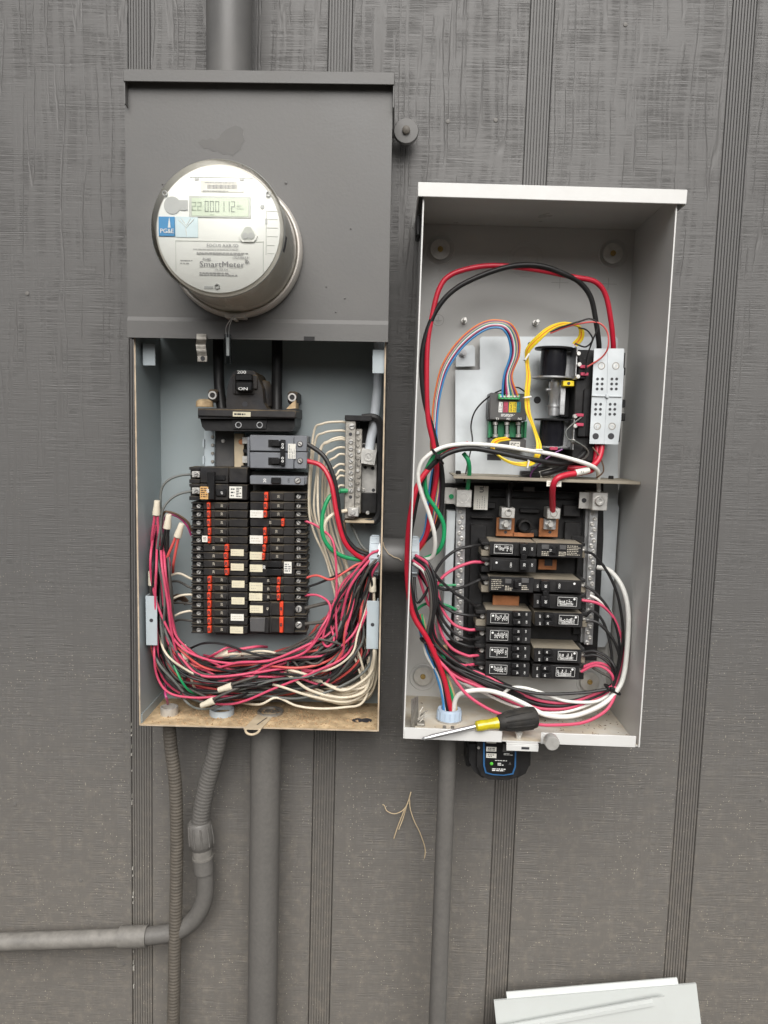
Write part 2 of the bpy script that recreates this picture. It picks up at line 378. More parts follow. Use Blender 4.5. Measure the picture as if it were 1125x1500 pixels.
def lettering(parent, fr, s, px, py, d, h, mat, rot=0, sx=1., bold=0., name='lettering'):
    mb = MB(); ptext(mb, fr, s, px, py, d, h, rot, sx, bold); return part(name, mb, mat, parent, smooth=False)
def scribble(mb, fr, x0, y0, x1, y1, d, rows, vert=False, fill=.55, lmin=2., lmax=6.):
    """rows of fine print, too small to read: short dashes"""
    k = (D0-d)/F; a_, c_ = fr.l(x0,y0,d), fr.l(x1,y1,d)
    u0,u1,v0,v1 = a_[0],c_[0],c_[1],a_[1]
    A, B = ((v0,v1) if vert else (u0,u1)), ((u0,u1) if vert else (v0,v1))
    for i in range(rows):
        b0 = B[0]+(B[1]-B[0])*(i+.5-fill/2)/rows; b1 = B[0]+(B[1]-B[0])*(i+.5+fill/2)/rows
        p = A[0]; end = A[1]-(random.random()**2)*.5*(A[1]-A[0])
        while p < end:
            q = min(end, p+random.uniform(lmin,lmax)*k)
            if vert: mb.add([(b0,p,d),(b1,p,d),(b1,q,d),(b0,q,d)],[(0,1,2,3)])
            else: mb.add([(p,b0,d),(q,b0,d),(q,b1,d),(p,b1,d)],[(0,1,2,3)])
            p = q+random.uniform(.5,1.3)*k
def smoothpts(pts, per=6):
    p = [Vector(x) for x in pts]; p = [p[0]*2-p[1]]+p+[p[-1]*2-p[-2]]; out = []
    for i in range(1,len(p)-2):
        for t in range(per):
            t /= per; a_,b_,c_,d_ = p[i-1],p[i],p[i+1],p[i+2]
            out.append(.5*((2*b_)+(c_-a_)*t+(2*a_-5*b_+4*c_-d_)*t*t+(3*b_-a_-3*c_+d_)*t**3))
    out.append(p[-2]); return out
def path(fr, pts, d=None, per=6):
    return smoothpts([fr.l(*(p if len(p)==3 else (*p,d))) for p in pts], per)
def wire(fr, pts, r, mat, label, group=None, d=None, per=6, n=8, name='wire', cat='wire'):
    mb = MB(); mb.tube(path(fr,pts,d,per), r, n); return single(name, mb, mat, fr, label, cat, group)
def screw(mb, fr, px, py, d, r, h=.0022, n=14, slot=0, ang=30):
    c = fr.l(px,py,d); mb.lathe((c[0],c[1],0), [(r,d-.001),(r,d+h*.55),(r*.8,d+h),(1e-5,d+h)], n)
def slotmark(mb, fr, px, py, d, r, ang=30, cross=False):
    c = fr.l(px,py,d)
    for a_ in ([ang, ang+90] if cross else [ang]):
        ca, sa = math.cos(rad(a_)), math.sin(rad(a_)); w_ = r*.16; q = r*.8
        mb.add([(c[0]+x*ca-y*sa, c[1]+x*sa+y*ca, d) for x,y in ((-q,-w_),(q,-w_),(q,w_),(-q,w_))],[(0,1,2,3)])
def px2m(n, d): return n*(D0-d)/F
ORD = ['first','second','third','fourth','fifth','sixth','seventh','eighth','ninth','tenth','eleventh','twelfth','thirteenth','fourteenth','fifteenth','sixteenth','seventeenth']
# ================================================================== setting
GZ = -1.45
g = MB(); g.quad((-60,GZ,-1.0),(60,GZ,-1.0),(60,GZ,80),(-60,GZ,80)); struct('ground', g, 'ground_earth')
wall = thing('house_wall', 'dark grey painted wood grain siding wall with fluted vertical strips', 'wall', W, (0,GZ,0))
ge = [(W.l(a_,0,0)[0], W.l(b_,0,0)[0]) for a_, b_ in ((187,219.5),(482,516.5),(778,813),(1074.5,1109.5))]
sp = (ge[3][0]-ge[0][0])/3; sw = .0375
ge = [(ge[0][0]-2*sp,ge[0][0]-2*sp+sw),(ge[0][0]-sp,ge[0][0]-sp+sw)]+ge+[(ge[3][0]+sp,ge[3][0]+sp+sw),(ge[3][0]+2*sp,ge[3][0]+2*sp+sw)]
ZT = 1.45
xs = [-1.6]+[x for p in ge for x in p]+[1.6]
for i in range(0,len(xs),2):
    b = MB(); b.box(xs[i]+.0004, xs[i+1]-.0004, GZ-.05, ZT, -.014, 0, .0012); part('siding_board', b, 'siding', wall)
for (a_, c_) in ge:
    b = MB(); n = 8; pr = [(a_,-.014),(a_,-.0030)]; wd = (c_-a_)/n
    for k in range(n):
        s_ = a_+wd*k
        pr += [(s_+wd*.10,-.0026),(s_+wd*.26,-.0006),(s_+wd*.80,-.0006),(s_+wd*.94,-.0026)]
    pr += [(c_,-.0030),(c_,-.014)]
    k = len(pr); vs = [(u,GZ-.05,d) for u,d in pr]+[(u,ZT,d) for u,d in pr]
    b.add(vs, [(i,i+1,k+i+1,k+i) for i in range(k-1)]); part('fluted_strip', b, 'flute_paint', wall, smooth=False)
for (x,y) in ((42,1046),(176,1070),(181,1412),(22,1178),(916,36),(726,176),(656,178),(118,1290),(1116,1172),(40,430)):
    b = MB(); c = W.l(x,y,0); b.lathe((c[0],c[1],0),[(.0034,-.0004),(.0030,.0010),(1e-5,.0014)],12); part('nail_head', b, 'strip_paint', wall)
b = MB(); yq = 1060.
M('flaked_caulk', (.36,.345,.31), .8, var=.3, vs=200)
while yq < 1480:
    ln = random.uniform(1.5,7); xq = 191.5+(yq-1060)*.0095
    if 1178 < yq < 1210: ln = 20
    if random.random() < .45: b.pbox(W,xq+random.uniform(-.5,.6),yq,xq+random.uniform(1.1,2.0),yq+ln,.0016,-.004)
    yq += ln+random.uniform(1,9)
part('caulk_flakes', b, 'flaked_caulk', wall, kind='stuff')
# added unseen board fence behind the camera, shading the boxes from low sky
FY, FH = 8.0, 3.0
blocker = thing('low_sky_blocker', 'unseen dark board fence across the yard, facing the siding', 'blocker', W, (0,GZ,FY))
me_b = MB(); me_b.box(-.198,.198,GZ,GZ+FH,FY,FY+.018,.003); first = part('board', me_b, 'blocker_wood', blocker)
for k in range(-28,29):
    if k == 0: continue
    o = first.copy(); COL.objects.link(o); o.parent = blocker; o.location = (k*.4,0,0)
for z in (.3,2.5):
    b = MB(); b.box(-11.4,11.4,GZ+z,GZ+z+.09,FY+.0185,FY+.057); part('rail', b, 'blocker_wood', blocker)
# ================================================================== meter panel (grey, with the meter)
dL, dC = .118, .130
U0, U1 = L.l(200,780,dL)[0], L.l(560.5,780,dL)[0]
VB = L.l(380,1067,dL)[1]; VC = L.l(378,498,dC)[1]; VT = L.l(380,120,dC)[1]
C0, C1 = L.l(185,310,dC)[0], L.l(572,310,dC)[0]
mp = thing('meter_box', 'open grey steel meter and breaker panel with dusty rusted floor', 'electrical panel', L, (U0,VB,0))
t = .0022
b = MB(); b.box(U0+t,U1-t,VB+t,VT,.002,.006); part('back_panel', b, 'inner_paint', mp)
for (x0,x1,fi,fo) in ((U0,U0+t,'u+','u-'),(U1-t,U1,'u-','u+')):
    b = MB(); b.box(x0,x1,VB,VC+.02,.001,dL, m=0, fm={fi:1,'d+':2}); part('side_wall', b, ['panel_paint','inner_paint','worn_edge'], mp)
    b = MB(); b.box(x0+(.004 if fi=='u+' else -.0015),x1+(.0015 if fi=='u+' else -.004),VC+.021,VT+.004,.001,dC-.006); part('side_wall', b, 'panel_paint', mp)
b = MB(); b.box(U0+t+.0002,U1-t-.0002,VB,VB+t,.001,dL+.0008, fm={'v-':0,'v+':1,'d+':2}); part('floor', b, ['panel_paint','tan_dust','worn_edge'], mp)
# rolled lips inside the floor corner
b = MB(); b.box(U0+t,U0+t+.0012,VB+t,VB+.016,.008,dL-.004); part('corner_flange', b, 'inner_paint', mp)
# upper cover: front sheet, creased bottom band, returns
b = MB(); VK = L.l(378,470,dC)[1]
sh = [(VT,dC-.002),(VT,dC),(VK+.003,dC),(VK-.003,dC+.0032),(VC,dC+.0036),(VC,dC+.0014),(VK-.004,dC+.001),(VK,dC-.002)]
n = len(sh); b.add([(C0,v,d) for v,d in sh]+[(C1,v,d) for v,d in sh], [tuple(range(n)),tuple(range(n,2*n))[::-1]]+[(i,(i+1)%n,n+(i+1)%n,n+i) for i in range(n)])
b.box(C0,C0+.0015,VC,VT,dC-.022,dC-.0021); b.box(C1-.0015,C1,VC,VT,dC-.022,dC-.0021)
cover = part('meter_cover', b, 'panel_paint', mp, smooth=False)
c = L.l(453,497,dC+.004); b = MB(); b.box(c[0]-.0075,c[0]+.0075,VC-.0002,VC+.0055,dC,dC+.0042); part('notch', b, 'black', cover)
b = MB()
for (px,py,r_) in ((419,268,2.2),(514,335,1.2),(478,420,1.1),(505,437,1.3),(492,457,1.2),(238,270,1.2)):
    c = L.l(px,py,dC); b.lathe((c[0],c[1],0),[(px2m(r_,dC),dC-.0002),(px2m(r_,dC)*.7,dC+.0012),(1e-5,dC+.0015)],10)
part('paint_blister', b, 'panel_paint', cover, kind='stuff')
# darker touch-up blotch above the meter
M('paint_patch', (.089,.086,.082), .46, var=.10, vs=40)
poly = [(290,209),(297,204),(303,205),(309,202),(315,205),(321,202),(324,196),(330,191),(337,187),(345,184),(352,186),(357,191),(356,198),(359,206),(354,213),(353,219),(346,224),(341,229),(334,225),(327,227),(319,221),(312,222),(305,217),(299,218),(294,213)]
b = MB(); b.prism([L.l(x,y,dC)[:2] for x,y in poly], dC, dC+.00025); part('paint_patch', b, 'paint_patch', cover, label='darker touch-up paint blotch above the meter')
# hood
dH = .143; H0,H1 = L.l(180.5,110,dH)[0], L.l(578,112,dH)[0]; h0,h1 = L.l(380,121.5,dH)[1], L.l(380,103,dH)[1]
b = MB(); b.box(H0,H1,h1-.002,h1,.001,dH-.0016,.0006); b.box(H0,H1,h0,h1,dH-.0015,dH,.0007)
b.box(H0,H0+.0015,h0-.028,h1-.0021,.02,dH-.002); b.box(H1-.0015,H1,h0-.028,h1-.0021,.02,dH-.002); part('hood', b, 'panel_paint', mp)
# tabs inside
for (x0,y0,x1,y1,df,sc) in ((208.7,503,227.5,535.5,.098,0),(546,512,563,547,.112,0),(213,873,230.5,945.5,.105,1),(537.5,880,554,951,.105,1)):
    b = MB(); b.pbox(L,x0,y0,x1,y1,df,df-.0016,.0004); tb = part('cover_tab', b, 'tab_paint', mp)
    b = MB(); q = L.l(x0 if x0<400 else x1, y0, df); q2 = L.l(x0,y1,df)
    b.box(q[0] if x0<400 else q[0]-.0016, q[0]+.0016 if x0<400 else q[0], q2[1], q[1], df-.02, df-.0017); part('tab_return', b, 'tab_paint', tb)
    if sc:
        b = MB(); c = L.l((x0+x1)/2,(y0+y1)/2-.5,df); b.disc(c[:2],.0028,df-.0003,df+.0004,12); part('screw_hole', b, 'ink_dark', tb)
# spring clip and floor latch
b = MB(); pts = [(295,489,.136),(295,497,.139),(294,505,.134),(295,513,.138),(296,521,.136)]; pp = path(L,pts,per=5); hw = .0068
for i in range(len(pp)-1):
    p, q = pp[i], pp[i+1]
    b.add([(p.x-hw,p.y,p.z),(p.x+hw,p.y,p.z),(q.x+hw,q.y,q.z),(q.x-hw,q.y,q.z),(p.x-hw,p.y,p.z-.0013),(p.x+hw,p.y,p.z-.0013),(q.x+hw,q.y,q.z-.0013),(q.x-hw,q.y,q.z-.0013)],[(0,1,2,3),(7,6,5,4),(0,3,7,4),(1,5,6,2)])
b.pbox(L,289,521,303.5,530,.137,.1355,.0004); clip = part('latch_clip', b, 'dull_metal', mp)
b = MB(); c = L.l(297,525,.137); b.disc(c[:2],.0032,.136,.1378,12); part('clip_hole', b, 'ink_dark', clip)
b = MB(); F0 = VB+t
q = [L.l(366,1052,dL)[0],L.l(396,1052,dL)[0]]
b.add([(q[0]+.004,F0+.0012,dL-.055),(q[1],F0+.0012,dL-.055),(q[1]-.012,F0+.0016,dL+.012),(q[0]-.007,F0+.0016,dL+.012),
       (q[0]+.004,F0+.0002,dL-.055),(q[1],F0+.0002,dL-.055),(q[1]-.012,F0+.0004,dL+.012),(q[0]-.007,F0+.0004,dL+.012)],[(0,1,2,3),(7,6,5,4),(0,4,5,1),(1,5,6,2),(2,6,7,3),(3,7,4,0)])
hc = (q[0]+.0065, dL+.016)
ring = []
for k in range(14):
    an = math.pi*k/13; ring.append((hc[0]+.0105*math.cos(an), F0+.0006-.006*math.sin(an)*.6, dL+.011+.011*math.sin(an)))
b.tube(ring,.0018,8); lt = part('floor_latch', b, 'tape_tan', mp)
b = MB(); b.add([(q[0]+.009,F0+.0018,dL-.004),(q[0]+.011,F0+.0018,dL-.004),(q[0]+.021,F0+.0018,dL-.034),(q[0]+.019,F0+.0018,dL-.034)],[(0,1,2,3)]); part('latch_slot', b, 'ink_dark', lt)
# floor fittings: conduit collars, knockout
b = MB(); c = L.l(248,1030,.075); b.lathe((c[0],F0,.075),[(.0135,0),(.0135,.012),(.0122,.0125),(.0115,.012),(.0115,.001)],24,'v'); part('conduit_collar', b, 'alu', mp)
b = MB(); c = L.l(394,1038,.075); b.lathe((c[0],F0,.06),[(.0205,0),(.0205,.0035),(.0185,.0045),(.0165,.003),(.0165,.0008),(1e-5,.0008)],28,'v'); part('conduit_collar', b, 'dull_metal', mp)
b = MB(); c = L.l(325,1030,.07); b.lathe((c[0],F0,.07),[(.019,0),(.019,.009),(.017,.0095),(.016,.008),(.016,.001)],24,'v'); part('conduit_collar', b, 'pvc_grey', mp)
b = MB(); c = L.l(524,1041,.083); b.lathe((c[0],F0+.0006,.083),[(.0085,0),(1e-5,0)],20,'v'); c = L.l(537,1041,.083); b.lathe((c[0],F0+.0009,.083),[(.0085,0),(1e-5,0)],20,'v'); part('knockout_hole', b, 'ink_dark', mp, smooth=False)
# loose crumbs on the dusty floor
b = MB()
for k in range(900):
    u = random.uniform(U0+.006,U1-.006); d = random.uniform(.02,dL-.004)
    if random.random()<.45: u = L.l(random.gauss(385,50),1030,.08)[0]; d = random.gauss(.075,.018)
    u = min(max(u,U0+.006),U1-.006); d = min(max(d,.012),dL-.004)
    s_ = random.uniform(.0006,.0022)*(1.6 if random.random()<.1 else 1); rr = [random.uniform(.6,1.2)*s_ for _ in range(6)]
    b.add([(u-rr[0],F0,d),(u+rr[1],F0,d+rr[4]*.4),(u,F0,d+rr[2]),(u,F0,d-rr[3]),(u+rr[5]*.2,F0+rr[4]*1.1,d)],[(0,2,4),(2,1,4),(1,3,4),(3,0,4)])
o = single('dust_crumbs', b, 'crumb', L, 'brown crumbs and grit lying on the rusty panel floor', 'debris', smooth=False); o['kind'] = 'stuff'

# ================================================================== meter
mc = L.l(348,369,dC); dF = .252
mt = thing('electric_meter', 'round glass fronted digital meter with white face on the grey cover', 'electric meter', L, (mc[0],mc[1],dC))
b = MB(); b.lathe((mc[0],mc[1],0),[(.072,dC),(.0895,dC),(.0915,dC+.004),(.0915,dC+.014),(.0885,dC+.019),(.0865,dC+.019),(.084,dC+.016)],64); rg = part('sealing_ring', b, 'ring_metal', mt)
c = L.l(345,463,dC+.012)
b = MB(); b.box(c[0]-.013,c[0]+.015,c[1]-.004,c[1]+.002,dC+.001,dC+.022,.001); b.box(c[0]-.002,c[0]+.003,c[1]-.007,c[1]-.0035,dC+.004,dC+.026,.0008); part('ring_lock', b, 'ring_metal', rg)
b = MB(); b.lathe((mc[0],mc[1],0),[(.0845,dC+.016),(.0825,dC+.03),(.080,dF-.016),(.0745,dF-.010),(.070,dF-.010)],64); part('drum', b, 'meter_drum', mt)
b = MB(); b.lathe((mc[0],mc[1],0),[(.0855,dC+.012),(.0838,dC+.05),(.0826,dF-.006),(.081,dF-.0015),(.0785,dF),(1e-5,dF+.0006)],72); part('glass_cover', b, 'meter_glass', mt)
b = MB(); b.lathe((mc[0],mc[1],0),[(.0830,dF-.0085),(.0834,dF-.007),(.0828,dF-.0055)],72); part('glass_rim', b, 'meter_grey', mt)
fd = dF-.009
b = MB(); b.lathe((mc[0],mc[1],0),[(.0765,fd-.002),(.0765,fd-.0005),(.0755,fd),(1e-5,fd)],64); face = part('face_plate', b, 'meter_white', mt)
def fbox(n_, x0,y0,x1,y1,h,m_,bv=.0003,lab=None):
    b = MB(); b.pbox(L,x0,y0,x1,y1,fd+h,fd+.0001,bv); return part(n_, b, m_, face, label=lab)
fbox('display_frame',277,286.5,367.5,319.5,.0012,'lcd_frame'); 
lc = fbox('display',280.5,289.5,364,317.5,.0016,'lcd')
def flet(s,x,y,h,m_,rot=0,sx=1.,bold=0.,dd=.0022): return lettering(face,L,s,x,y,fd+dd,h,m_,rot,sx,bold)
def seg_digits(mb, s, px, py, h, d, wd=.50, th=.10, pitch=.72):
    seg = {'0':'abcdef','1':'bc','2':'abged'}
    k = px2m(h,d); c = L.l(px,py,d); x0 = c[0]-k*pitch*(len(s)-1)/2
    for i, ch in enumerate(s):
        cx = x0+i*k*pitch; w_, t_ = k*wd/2, k*th/2
        R_ = {'a':(-w_,w_,k/2-2*t_,k/2),'g':(-w_,w_,-t_,t_),'d':(-w_,w_,-k/2,-k/2+2*t_),'b':(w_-2*t_,w_,t_*.6,k/2-t_*.6),'c':(w_-2*t_,w_,-k/2+t_*.6,-t_*.6),'f':(-w_,-w_+2*t_,t_*.6,k/2-t_*.6),'e':(-w_,-w_+2*t_,-k/2+t_*.6,-t_*.6)}
        for q_ in seg[ch]:
            r_ = R_[q_]; mb.add([(cx+r_[0],c[1]+r_[2],d),(cx+r_[1],c[1]+r_[2],d),(cx+r_[1],c[1]+r_[3],d),(cx+r_[0],c[1]+r_[3],d)],[(0,1,2,3)])
b = MB(); seg_digits(b,'000112',322,302.5,15,fd+.0021,.36,.075,.50); part('display_digits', b, 'lcd_ink', face, smooth=False)
b = MB(); seg_digits(b,'22',288,302,12,fd+.0021,.5,.11,.66); part('display_digits', b, 'lcd_ghost', face, smooth=False)
b = MB(); scribble(b,L,308,313,316,315.5,fd+.0021,1); scribble(b,L,347,300,358,308,fd+.0021,2); part('display_marks', b, 'lcd_ghost', face, smooth=False)
fbox('utility_sticker',232,317,256,346,.0016,'sticker_blue'); fbox('utility_sticker',256.4,317,290,348,.0010,'sticker_pale')
flet('PG&E',244.5,338.5,6.2,'ink_white',0,.95,.02)
b = MB(); b.prism([L.l(x,y,fd)[:2] for x,y in ((246.5,334),(247.5,325),(248.5,318.5),(249.5,325),(250.5,334))],fd+.0017,fd+.0019); part('sticker_emblem', b, 'ink_white', face, smooth=False)
b = MB(); 
for (x0,y0,x1,y1) in ((262,322,272,332),(284,321,273,333),(272,333,273,345),(266,320,272,329),(279,320,273,330)):
    p,q = L.l(x0,y0,fd+.0013),L.l(x1,y1,fd+.0013); b.tube([p,q],.0005,4)
part('sticker_emblem', b, 'meter_white', face)
fbox('maker_label',294,264,357,282,.0008,'paper')
b = MB(); scribble(b,L,300,266,350,269,fd+.0012,1); scribble(b,L,297,278,355,281.5,fd+.0012,1); part('fine_print', b, 'ink_faint', face, smooth=False)
b = MB()
for k in range(34):
    x = 304+k*1.28; b.pbox(L,x,270.5,x+random.choice((.5,.8)),276.5,fd+.0012,fd+.001)
part('barcode', b, 'ink_grey', face, smooth=False)
b = MB()   # nameplate outline
for (x0,y0,x1,y1) in ((257,353,386,353.9),(257,353,257.9,398),(385.2,353,386.1,398)): b.pbox(L,x0,y0,x1,y1,fd+.0005,fd)
part('nameplate_border', b, 'lcd_frame', face, smooth=False)
flet('FOCUS AXR-SD',326,360,4.4,'ink_grey',0,1.05); flet('SmartMeter',325,387.5,7.8,'ink_grey',0,1.2); flet('PG&E',303,379.5,3.2,'ink_grey',0,1.1,.02)
flet('1007386531',353,377.2,3.2,'ink_grey',0,1.1); flet('106 009 334',324,395,2.6,'ink_grey')
b = MB(); scribble(b,L,283,364,366,367,fd+.0012,1); scribble(b,L,288,369,364,374,fd+.0012,2,fill=.7); scribble(b,L,264,379,284,388,fd+.0012,2,fill=.25); scribble(b,L,292,398,350,405,fd+.0012,2,fill=.5); part('fine_print', b, 'ink_faint', face, smooth=False)
b = MB()
for k in range(3):
    c = L.l(359,387,fd); b.tube([(c[0]+px2m(2+2*k,fd)*math.cos(rad(t_)),c[1]+px2m(2+2*k,fd)*math.sin(rad(t_)),fd+.0013) for t_ in range(0,91,15)],.00035,4)
part('signal_mark', b, 'ink_grey', face)
tri = lambda s_,cx,cy: [(cx+s_*math.sin(rad(a_+q_))*(.95),cy-s_*math.cos(rad(a_+q_))*.95+1) for a_ in (0,120,240) for q_ in (-22,0,22)]
b = MB(); b.prism([L.l(x,y,fd)[:2] for x,y in tri(14.5,364,343)],fd,fd+.003); op = part('optical_port', b, 'meter_white', face)
b = MB(); b.prism([L.l(x,y,fd)[:2] for x,y in tri(11.5,364,343)],fd+.003,fd+.0034); part('port_recess', b, 'lcd_frame', op)
b = MB()
for x in (360,368.5): c = L.l(x,346.5,fd); b.disc(c[:2],.0038,fd+.0035,fd+.0042,14)
part('port_lens', b, 'meter_grey', op)
b = MB()
for (x,y) in ((241.5,283),(393,284),(318,419.5)): c = L.l(x,y,fd+.002); b.lathe((c[0],c[1],0),[(.0032,fd),(.0032,fd+.003),(.0022,fd+.003),(.0022,fd+.001)],14)
part('boss', b, 'meter_grey', face)
b = MB(); c = L.l(252.6,301,fd); b.disc(c[:2],.0105,fd,fd+.0009,28); b.pbox(L,262,293,275,308,fd+.0008,fd); b.pbox(L,265,300,272,308,fd+.0012,fd); part('sensor_pad', b, 'meter_grey', face)
b = MB(); c = L.l(384.5,303,fd); b.disc(c[:2],.0026,fd,fd+.001,16); b.pbox(L,388.5,320,391.5,328,fd+.001,fd); b.pbox(L,285,260,291,263.5,fd+.001,fd); b.pbox(L,351,260.5,357.5,264,fd+.001,fd); b.pbox(L,299,419,312,423,fd+.001,fd); part('switch_mark', b, 'meter_grey', face)
b = MB()
for y in (309,321,333.5,346,359,371): b.pbox(L,391,y,407 if y<350 else 402,y+.7,fd+.0006,fd)
b.pbox(L,389.5,308,390.3,373,fd+.0006,fd)
for (x0,x1) in ((278,372),): b.pbox(L,x0,259.5,x1,260.2,fd+.0006,fd)
part('index_lines', b, 'lcd_frame', face, smooth=False)
b = MB(); c = L.l(408,353,dF); 
b.lathe((mc[0],mc[1],0),[(.0838,dF-.02),(.0838,dF-.008)],8,'d',0,rad(-17),rad(-4)); part('rim_tab', b, 'ink_dark', mt)
# meter seal: wire loop with clear tube
sm = thing('meter_seal', 'clear plastic seal tube hanging from the meter ring on a wire', 'seal', L, L.l(334,533,.142))
b = MB(); b.tube(path(L,[(346,461,.156),(338,468,.152),(331,480,.146),(332,495,.143)]),.0006,6); b.tube(path(L,[(344,462,.154),(338,472,.15),(335.5,482,.145),(335,495,.143)]),.0006,6); part('seal_wire', b, 'zinc', sm)
b = MB(); p,q = Vector(L.l(333.5,490,.143)),Vector(L.l(334,533,.141)); b.tube([p,q],.0048,14); part('tube', b, 'clear_tube', sm)
b = MB(); b.tube([p.lerp(q,.1),p.lerp(q,.72)],.0022,8); part('insert', b, 'w_white', sm)

# ================================================================== main breaker (200) and its cables
mb_ = thing('main_breaker', 'large dusty black main breaker marked 200 with its handle on', 'breaker', L, L.l(361,632,.02))
dm = .098
poly = [(290,598),(332,598),(331,589),(333,568),(337,554),(341,545),(345,543),(370,543),(374,546),(379,556),(384,568),(386,590),(391,599),(416,600),(433,598),(433,613),(290,613)]
b = MB(); b.prism([L.l(x,y,dm)[:2] for x,y in poly],.02,dm); body = part('body', b, 'black_main', mb_, smooth=False)
b = MB(); b.pbox(L,289.5,598.5,433.5,612.5,dm+.004,.05,.0015); part('crossbar', b, 'black_main', mb_)
b = MB(); b.prism([L.l(x,y,.088)[:2] for x,y in ((293,612),(432,612),(432,625),(427,632),(301,631),(296,625))],.02,.088); b.prism([L.l(x,y,.088)[:2] for x,y in ((340,612),(392,612),(390,628),(342,628))],.03,.091); part('lower_apron', b, 'black', mb_, smooth=False)
b = MB()
for x in (349.5,380.5):
    c = L.l(x,622.5,.091); b.lathe((c[0],c[1],0),[(.0046,.085),(.0046,.0925),(.0036,.0925),(.0032,.088)],16)
part('lug_sleeve', b, 'zinc', mb_)
b = MB(); b.pbox(L,342,566.5,372,578,dm+.003,dm,.001); b.pbox(L,341,549,345,577,dm+.004,dm,.001); b.pbox(L,370,549,377,570,dm+.004,dm,.001); part('handle_guard', b, 'black_main', mb_)
b = MB(); b.pbox(L,344.5,548,369,557.5,dm+.012,dm,.001); b.pbox(L,344.5,558.5,369,573,dm+.016,dm,.002); part('handle', b, 'black_clean', mb_)
lettering(mb_,L,'200',354,545.3,dm+.0125,4.6,'ink_white',0,1.35,.03); lettering(mb_,L,'ON',356,569.6,dm+.0165,4.2,'ink_white',0,1.5,.03)
b = MB(); c = L.l(358.7,592,dm); b.disc(c[:2],.0038,dm,dm+.0004,16); part('screw_hole', b, 'ink_dark', mb_)
b = MB(); b.pbox(L,341,603,367,610.5,dm+.0047,dm+.0038); lb = part('rating_label', b, 'paper_cream', mb_)
b = MB(); scribble(b,L,343,605,365,608.5,dm+.0049,1,fill=.8); part('fine_print', b, 'ink_dark', lb, smooth=False)
for (x,y) in ((311.5,579),(428,582)):
    b = MB(); b.pbox(L,x-7,y-9,x+7,y+10,.075,.02,.003); ear = part('mounting_ear', b, 'black_main', mb_)
    b = MB(); c = L.l(x,y,.075); b.lathe((c[0],c[1],0),[(.0062,.07),(.0062,.0768),(.004,.0768),(.0036,.071)],18); part('eyelet', b, 'alu', ear)
b = MB(); c = L.l(300,596,.07)
b.lathe((c[0],c[1],.07),[(.013,0),(.0125,.008),(.009,.011),(1e-5,.012)],18,'v'); part('dusty_shoulder', b, 'tan_dust', mb_); b = MB(); b.prism([L.l(x,y,.085)[:2] for x,y in ((419,599),(428,590),(433,586),(433,599))],.05,.085); part('dusty_shoulder', b, 'tan_dust', mb_)
b = MB(); c = L.l(385,570,.07); b.lathe((c[0],c[1],.06),[(.012,-.025),(.012,.004),(.009,.012),(1e-5,.014)],20,'v'); part('side_drum', b, 'black_main', mb_)
for (pp,lab) in (([(319,470,.05),(320,520,.05),(320.5,550,.05),(322,575,.055),(326,603,.06)],'thick black service cable entering the main breaker on the clip side'),([(406,470,.05),(406,530,.05),(405.5,570,.05),(405.5,605,.055)],'thick black service cable entering the main breaker on the tab side')):
    wire(L,pp,.0082,'w_black',lab,n=14,name='service_cable',cat='cable')
# bus frame below the main breaker
bf = thing('bus_assembly', 'steel bracket and bus strips between main breaker and branch breakers', 'bracket', L, L.l(330,690,.008))
b = MB(); b.pbox(L,299,631,314,684,.046,.0445,.0003); b.pbox(L,296.5,643,299,655,.05,.044); b.pbox(L,296.5,668,299,680,.05,.044); fl = part('side_flange', b, 'tab_paint', bf)
for y in (640,652,664,676):
    b = MB(); screw(b,L,311.5,y,.046,.0026); part('screw', b, 'dull_metal', fl)
b = MB(); b.pbox(L,315,630,343,930,.04,.0385); b.pbox(L,357,690,449,930,.038,.0365); part('dark_plate', b, 'smoke_plastic', bf)
b = MB(); screw(b,L,327,646,.04,.0032); part('screw', b, 'screw_steel', bf)
b = MB(); b.pbox(L,343,635,357,688,.052,.038,.0006); part('bus_strip', b, 'tape_tan', bf)
b = MB(); screw(b,L,353.5,647,.052,.0042); part('screw', b, 'copper', bf)
b = MB(); b.pbox(L,355,640,366,650,.058,.045); b.pbox(L,355,668,366,678,.058,.045); part('stab', b, 'alu', bf)
b = MB(); b.pbox(L,356,658,370,663,.062,.04); b.pbox(L,353,682,372,688,.06,.04); b.pbox(L,364,690,446,697,.055,.04); part('insulator', b, 'black_dusty', bf)
# ------------------------------------------------------------------ breakers of the meter panel
def termscrew(T, x, y, d, rpx, ang, nm='terminal_screw', mat='screw_steel', cross=False):
    b = MB(); r_ = px2m(rpx,d); screw(b,L if INFO[T][0] is L else R,x,y,d,r_); s_ = part(nm, b, mat, T)
    b = MB(); slotmark(b,INFO[T][0],x,y,d+.00235,r_*.9,ang,cross); part('slot', b, 'ink_dark', s_, smooth=False)
fdL = .086
